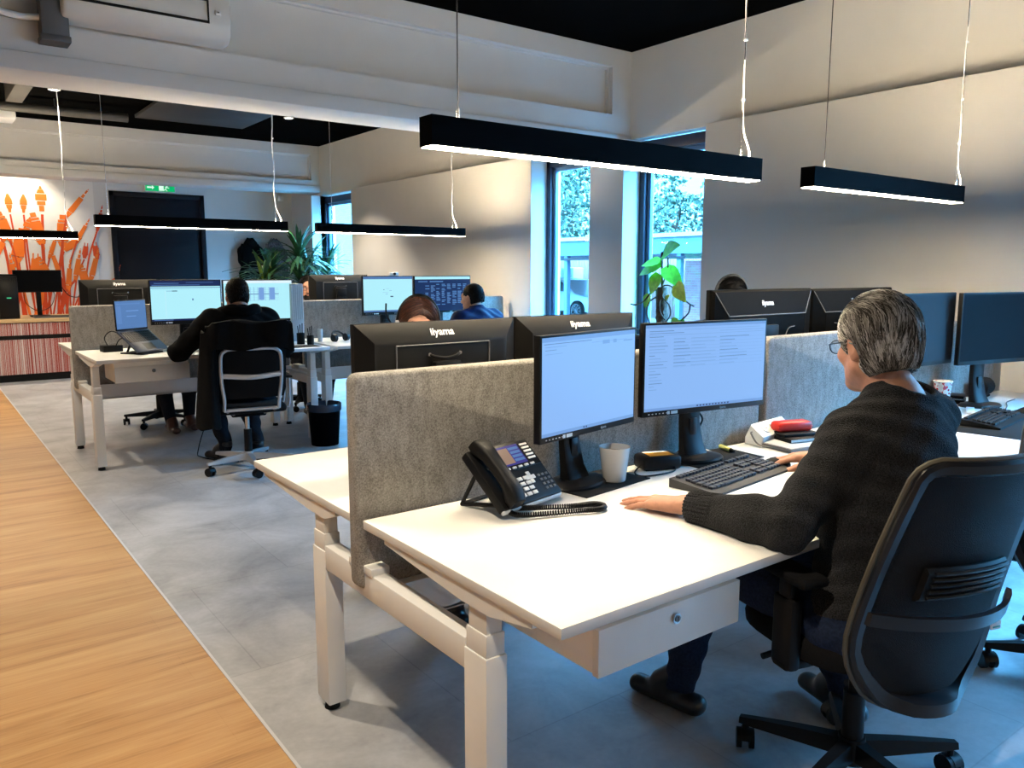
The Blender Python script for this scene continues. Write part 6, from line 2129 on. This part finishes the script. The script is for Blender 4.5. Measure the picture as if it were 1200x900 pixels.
# ---- the man in black on the tubular chair
t, I = person('man in black seen from behind, seated before two lit screens in the second row', (1.92, 5.86, 0), -2, 1.03, (1.92, 5.84, .54), (1.93, 5.93, 1.135), (1.945, 5.99, 1.262), (4, -10, 0),
              {'L': (1.66, 6.30, .885), 'R': (2.18, 6.32, .885)}, {'L': (1.86, 6.16, .10), 'R': (2.06, 6.02, .10)}, ('hooded_sweater', M['blackcloth']), M['trousers'], M['shoe'],
              h=.008, cloth=.034, sleeve=.028, wr_disp=wrinkle(.004, 40, 5), shoulder_w=.20, collar=.035,
              pole={'L': (-.9, -.4, -.6), 'R': (.8, -.4, -.6)}, toe_dir={'L': (-.6, .8, 0), 'R': (.2, 1, 0)})
plain_hair(t, I, [M['hair_dark']], .004, -.07, (.10, -.04), n=700, length=(.012, .022))
bm = bmesh.new()
c = I['neck'] - I['origin'] - I['fs'] * .05
tube(bm, smooth_path([tuple(c + I['r'] * x + I['fs'] * y + A3(0, 0, z)) for x, y, z in ((-.10, .09, -.01), (-.115, 0, .015), (-.08, -.06, .02), (0, -.085, .0), (.08, -.06, .02), (.115, 0, .015), (.10, .09, -.01))], 5), .036, 12, flat=(1, 1.1))
obj('hood', bm, M['blackcloth'], t, smooth=80)

# ---- auburn-haired woman with headset behind the near divider
t, I = person('auburn-haired woman with a headset, forehead showing above the monitor back', (1.80, 3.12, 0), 190, .96, (1.82, 3.12, .53), (1.755, 3.03, 1.065), (1.735, 2.98, 1.205), (208, 2, 4),
              {'L': (1.90, 2.66, .785), 'R': (1.58, 2.66, .785)}, {'L': (1.92, 2.75, .10), 'R': (1.72, 2.75, .10)}, ('jumper', M['navy']), M['trousers'], M['shoe'], h=.009, shoulder_w=.165)
plain_hair(t, I, [M['hair_red'], M['hair_red2'], M['hair_red']], .016, -.10, (.098, -.052), n=1500, length=(.05, .10), comb=comb_side, ears=False, rad=.0016) if False else None
M['hair_red2'] = mat('copper strands', (0.10, 0.030, 0.014), .4)
plain_hair(t, I, [M['hair_red'], M['hair_red2'], M['hair_red']], .014, -.10, (.110, -.040), n=1500, length=(.05, .10), comb=comb_side, ears=False, rad=.0016, fr=(.070, .078, .108), long=.15)
headset(t, I, M['black'], True, 1, .121)

# ---- dark-haired person behind the wide monitor at the right wall
t, I = person('dark-haired person with a pale headset band, barely showing over the wide monitor', (3.75, 3.12, 0), 188, .98, (3.76, 3.12, .53), (3.77, 3.0, 1.14), (3.775, 2.93, 1.288), (215, -10, 0),
              {'L': (3.9, 2.68, .785), 'R': (3.64, 2.68, .785)}, {'L': (3.85, 2.8, .10), 'R': (3.65, 2.8, .10)}, ('jumper', M['blackcloth']), M['trousers'], M['shoe'], h=.009, shoulder_w=.175)
plain_hair(t, I, [M['hair_black'], M['hair_dark']], .012, -.08, (.105, -.045), n=900, length=(.04, .07), comb=comb_side)
headset(t, I, M['grey_plastic'], False)

# ---- person hidden behind the second-row screens, only legs in view
t, I = person('person hidden behind the lit screens, dark trouser leg and red-brown shoe showing', (1.80, 7.98, 0), 178, 1.0, (1.80, 7.98, .53), (1.80, 7.86, 1.05), (1.80, 7.80, 1.17), (178, -25, 0),
              {'L': (1.95, 7.5, .89), 'R': (1.66, 7.5, .89)}, {'L': (1.98, 7.62, .10), 'R': (1.80, 7.55, .10)}, ('jumper', M['blackcloth']), M['trousers'], M['brownshoe'], h=.01)
plain_hair(t, I, [M['hair_dark']], .010, n=300)

# ---- bearded man by the far window
t, I = person('bearded man with glasses peeking past the edge of a monitor by the far window', (3.22, 7.98, 0), 184, 1.0, (3.22, 7.98, .54), (3.225, 7.87, 1.13), (3.25, 7.80, 1.272), (200, -4, 0),
              {'L': (3.38, 7.5, .89), 'R': (3.08, 7.5, .89)}, {'L': (3.34, 7.6, .10), 'R': (3.14, 7.6, .10)}, ('jumper', M['navy']), M['trousers'], M['shoe'], h=.0075)
plain_hair(t, I, [M['hair_dark']], .007, -.07, (.10, -.04), n=400, length=(.015, .03))
spectacles(t, I, M['glassframe'])
Fb = Field()
for x in (-1, 1): Fb.cone(I['head'] + I['R'] @ A3(x * .055, .012, -.05), I['head'] + I['R'] @ A3(x * .018, .075, -.098), .022, .024, k=.02)
Fb.ell(I['head'] + I['R'] @ A3(0, .078, -.085), A3(.036, .026, .035), I['R'], k=.02)
Fb.ell(I['head'] + I['R'] @ A3(0, .094, -.047), A3(.028, .012, .006), I['R'], k=.005)
Fb.ell(I['head'] + I['R'] @ A3(0, .108, -.063), A3(.020, .014, .009), I['R'], k=.005, op='-')
field_obj('beard', Fb, .006, M['hair_dark'], t, tuple(I['origin']))

# ---- man in the navy jacket before the navy screen
t, I = person('short-haired man in a navy jacket seen from behind at the navy screen', (4.03, 5.80, 0), -4, 1.0, (4.03, 5.80, .54), (4.02, 5.87, 1.075), (4.01, 5.93, 1.203), (-22, -4, 0),
              {'L': (3.82, 6.3, .885), 'R': (4.24, 6.3, .885)}, {'L': (3.92, 6.2, .10), 'R': (4.15, 6.2, .10)}, ('jacket', M['navy']), M['trousers'], M['shoe'], h=.008, cloth=.026, sleeve=.022, collar=.045, wr_disp=wrinkle(.003, 40, 8))
plain_hair(t, I, [M['hair_black']], .0045, -.06, (.100, -.040), n=700, length=(.012, .02))

# ---------------------------------------------------------------- outside the windows
bm = bmesh.new(); bx(bm, XG + .22, 60, -30, 60, -.35, -.15)
struct('ground', bm, mat('grey paving outside', (0.14, 0.14, 0.14), .9, var=.15, scale=3), label='grey paving outside the windows')
M['brick'] = bricks('violet grey brick', (0.70, 0.26, 0.26), (0.80, 0.34, 0.33), (0.70, 0.45, 0.45))
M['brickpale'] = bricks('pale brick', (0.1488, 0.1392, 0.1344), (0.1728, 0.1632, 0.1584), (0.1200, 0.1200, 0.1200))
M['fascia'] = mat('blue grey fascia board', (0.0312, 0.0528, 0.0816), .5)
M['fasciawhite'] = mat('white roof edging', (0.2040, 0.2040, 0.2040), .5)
M['fence'] = mat('brown wooden fence', (0.26, 0.13, 0.10), .8, var=.3, scale=8, stretch=(1, 6, .4))
# carport: roof with a deep fascia on posts
t = thing('carport', 'flat-roofed carport with blue-grey fascia seen through the windows', 'carport', (14.0, 14.0, -.15))
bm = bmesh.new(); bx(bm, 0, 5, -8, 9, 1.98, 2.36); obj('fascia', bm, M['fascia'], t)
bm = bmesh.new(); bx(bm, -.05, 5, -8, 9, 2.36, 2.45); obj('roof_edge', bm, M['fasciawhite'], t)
bm = bmesh.new(); bx(bm, -.02, .02, -8, 9, 1.86, 1.92); obj('gutter', bm, M['black'], t)
for y in (-7.5, -4.6, -1.62, -.6, 2.3, 5.2, 8.1):
    bm = bmesh.new(); bx(bm, .02, .14, y - .06, y + .06, 0, 1.98); obj('post', bm, M['fascia'], t)
bm = bmesh.new(); bx(bm, 17.5, 17.8, 2, 15.2, -.15, 1.72)
tag(obj('brick_wall', bm, M['brick']), 'violet-grey brick wall under the carport behind the window plant', 'wall')
bm = bmesh.new(); bx(bm, 16.9, 17.15, 13.4, 13.75, -.15, 1.78); bx(bm, 16.85, 17.2, 13.35, 13.8, 1.78, 1.84)
tag(obj('brick_pier', bm, M['brickpale']), 'pale pier in front of the brick wall behind the window plant', 'pier')
bm = bmesh.new()
for k in range(60): bx(bm, 20.0, 20.04, 15.3 + k * .16, 15.44 + k * .16, -.15, 1.95)
bx(bm, 20.04, 20.1, 15.3, 24.9, .3, .4); bx(bm, 20.04, 20.1, 15.3, 24.9, 1.4, 1.5)
tag(obj('fence', bm, M['fence']), 'brown board fence seen through the middle window', 'fence')
bm = bmesh.new(); bx(bm, 19.2, 19.7, 21.9, 22.6, -.15, 1.55, bevel=.03); bx(bm, 19.19, 19.2, 21.95, 22.55, -.05, 1.48)
tag(obj('utility_cabinet', bm, mat('pale green metal', (0.30, 0.40, 0.36), .5)), 'pale utility cabinet behind the parked car', 'cabinet')

def car():
    t = thing('car', 'silver parked car with alloy wheels seen through the middle window', 'car', (17.8, 19.15, -.15))
    # side profile along Y, body extruded over X; the front wheel shows at the right edge of the window
    body = [(-.85, .30), (-.90, .55), (-.80, .72), (.15, .88), (.75, 1.28), (1.9, 1.36), (2.7, 1.05), (3.35, .92), (3.45, .55), (3.4, .30)]
    bm = bmesh.new()
    rings = []
    for x, s in ((-.82, .93), (-.80, .98), (-.6, 1.0), (.6, 1.0), (.80, .98), (.82, .93)):
        rings.append([V(x * (1 - .12 * max(0, (z - .8) / .56)), 1.3 + (y - 1.3) * s, .3 + (z - .3) * s) for y, z in body])
    ring_faces(bm, rings)
    obj('body', bm, mat('silver car paint', (0.42, 0.43, 0.45), .25, .3), t, smooth=25)
    bm = bmesh.new()
    prism(bm, [(.35, .92), (.85, 1.24), (1.85, 1.31), (2.5, 1.05), (2.45, .95)], lambda u, v, w: V(-.86 + w + .12 * max(0, (v - .8) / .56), u, v), .03)
    obj('side_window', bm, M['blackgloss'], t)
    for y in (-.02, 2.65):
        for x in (-.80, .80):
            bm = bmesh.new()
            rr = []
            for r, dx in ((.20, -.10), (.29, -.11), (.325, -.08), (.325, .08), (.29, .11), (.20, .10)):
                rr.append([V(x + dx, y + r * cos(2 * pi * k / 32), .325 + r * sin(2 * pi * k / 32)) for k in range(32)])
            ring_faces(bm, rr, close_ends=False)
            w = obj('wheel', bm, M['rubber'], t)
            bm = bmesh.new()
            sx = -1 if x < 0 else 1
            cyl(bm, (x + sx * .06, y, .325), (x + sx * .105, y, .325), .05, seg=16)
            for k in range(10):
                a = 2 * pi * k / 10
                tube(bm, [(x + sx * .095, y + .04 * cos(a), .325 + .04 * sin(a)), (x + sx * .09, y + .205 * cos(a), .325 + .205 * sin(a))], .016, 6)
            tube(bm, [(x + sx * .09, y + .215 * cos(2 * pi * k / 32), .325 + .215 * sin(2 * pi * k / 32)) for k in range(32)], .018, 6, closed=True)
            obj('rim', bm, M['chromelite'], w)
            bm = bmesh.new(); cyl(bm, (x - sx * .02, y, .325), (x + sx * .02, y, .325), .20, seg=24)
            obj('brake_disc', bm, M['black'], w)
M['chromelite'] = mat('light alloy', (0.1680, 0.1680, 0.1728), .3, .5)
car()

def tree(label, x, y, h, w, seed, m, crown0=.18, n=2600, leaf=.16, shape='oval'):
    t = thing('tree', label, 'tree', (x, y, -.15), 0, 'trees behind the carport')
    rnd = random.Random(seed)
    bm = bmesh.new()
    tube(bm, smooth_path([(0, 0, 0), (.1, .05, h * .3), (-.05, .1, h * .6), (0, 0, h * .92)], 4), [.22 - .2 * k / 12 for k in range(13)], 10)
    for k in range(14):
        a = rnd.uniform(0, 6.28); z = h * rnd.uniform(.25, .8)
        tube(bm, [(0, 0, z), (cos(a) * w * .5, sin(a) * w * .5, z + w * .35)], [.06, .015], 6)
    obj('trunk', bm, M['bark'], t)
    bm = bmesh.new()
    for k in range(n):
        u = rnd.uniform(0, 1); z = h * (crown0 + (1 - crown0) * u)
        pr = sin(pi * (u * .92 + .06)) ** .6 if shape == 'oval' else (1 - u) ** .8 * 1.05 + .05
        a = rnd.uniform(0, 6.28); r = w * pr * sqrt(rnd.uniform(.25, 1)) * (1 + .22 * sin(a * 5 + u * 11 + seed))
        c = V(r * cos(a), r * sin(a), z)
        d = V(rnd.gauss(0, 1), rnd.gauss(0, 1), rnd.gauss(-.4, .8)).normalized(); nn = V(rnd.gauss(0, 1), rnd.gauss(0, 1), rnd.gauss(.5, 1)).normalized()
        s = d.cross(nn)
        if s.length < .05: continue
        s.normalize()
        L = leaf * rnd.uniform(.7, 1.4)
        bm.faces.new([bm.verts.new(c), bm.verts.new(c + d * L * .5 + s * L * .28), bm.verts.new(c + d * L), bm.verts.new(c + d * L * .5 - s * L * .28)]).material_index = 1 if rnd.random() < .3 else 0
    obj('crown', bm, m, t, smooth=0)
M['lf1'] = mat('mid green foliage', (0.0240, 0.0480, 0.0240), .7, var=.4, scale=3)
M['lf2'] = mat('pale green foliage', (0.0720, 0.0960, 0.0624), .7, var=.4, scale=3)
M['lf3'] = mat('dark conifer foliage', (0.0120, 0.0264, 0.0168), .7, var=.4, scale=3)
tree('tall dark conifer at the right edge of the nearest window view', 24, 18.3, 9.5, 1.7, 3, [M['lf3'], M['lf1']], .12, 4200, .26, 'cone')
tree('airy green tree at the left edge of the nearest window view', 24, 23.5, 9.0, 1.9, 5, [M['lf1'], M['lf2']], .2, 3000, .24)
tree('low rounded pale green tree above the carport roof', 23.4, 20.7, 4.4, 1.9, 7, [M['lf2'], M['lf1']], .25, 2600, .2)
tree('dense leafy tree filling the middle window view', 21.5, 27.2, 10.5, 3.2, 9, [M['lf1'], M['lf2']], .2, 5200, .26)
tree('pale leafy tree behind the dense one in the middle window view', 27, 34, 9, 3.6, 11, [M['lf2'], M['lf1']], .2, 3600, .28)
# brick house seen through the far window
bm = bmesh.new(); bx(bm, 12, 18, 24.5, 36, -.15, 4.4)
t = thing('brick_house', 'pale brick house seen through the far window', 'house', (0, 0, 0))
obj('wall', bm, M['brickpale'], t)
bm = bmesh.new(); prism(bm, [(11.7, 4.4), (15, 6.4), (18.3, 4.4)], lambda u, v, w: V(u, 24.2 + w, v), 12.1)
obj('roof', bm, M['fence'], t)
for y in (26, 29, 32):
    bm = bmesh.new(); bx(bm, 11.96, 12.03, y, y + 1.1, .9, 2.3); wv = obj('window', bm, M['fasciawhite'], t)
    bm = bmesh.new(); bx(bm, 11.95, 11.97, y + .08, y + 1.02, .98, 2.22); obj('pane', bm, M['blackgloss'], wv)
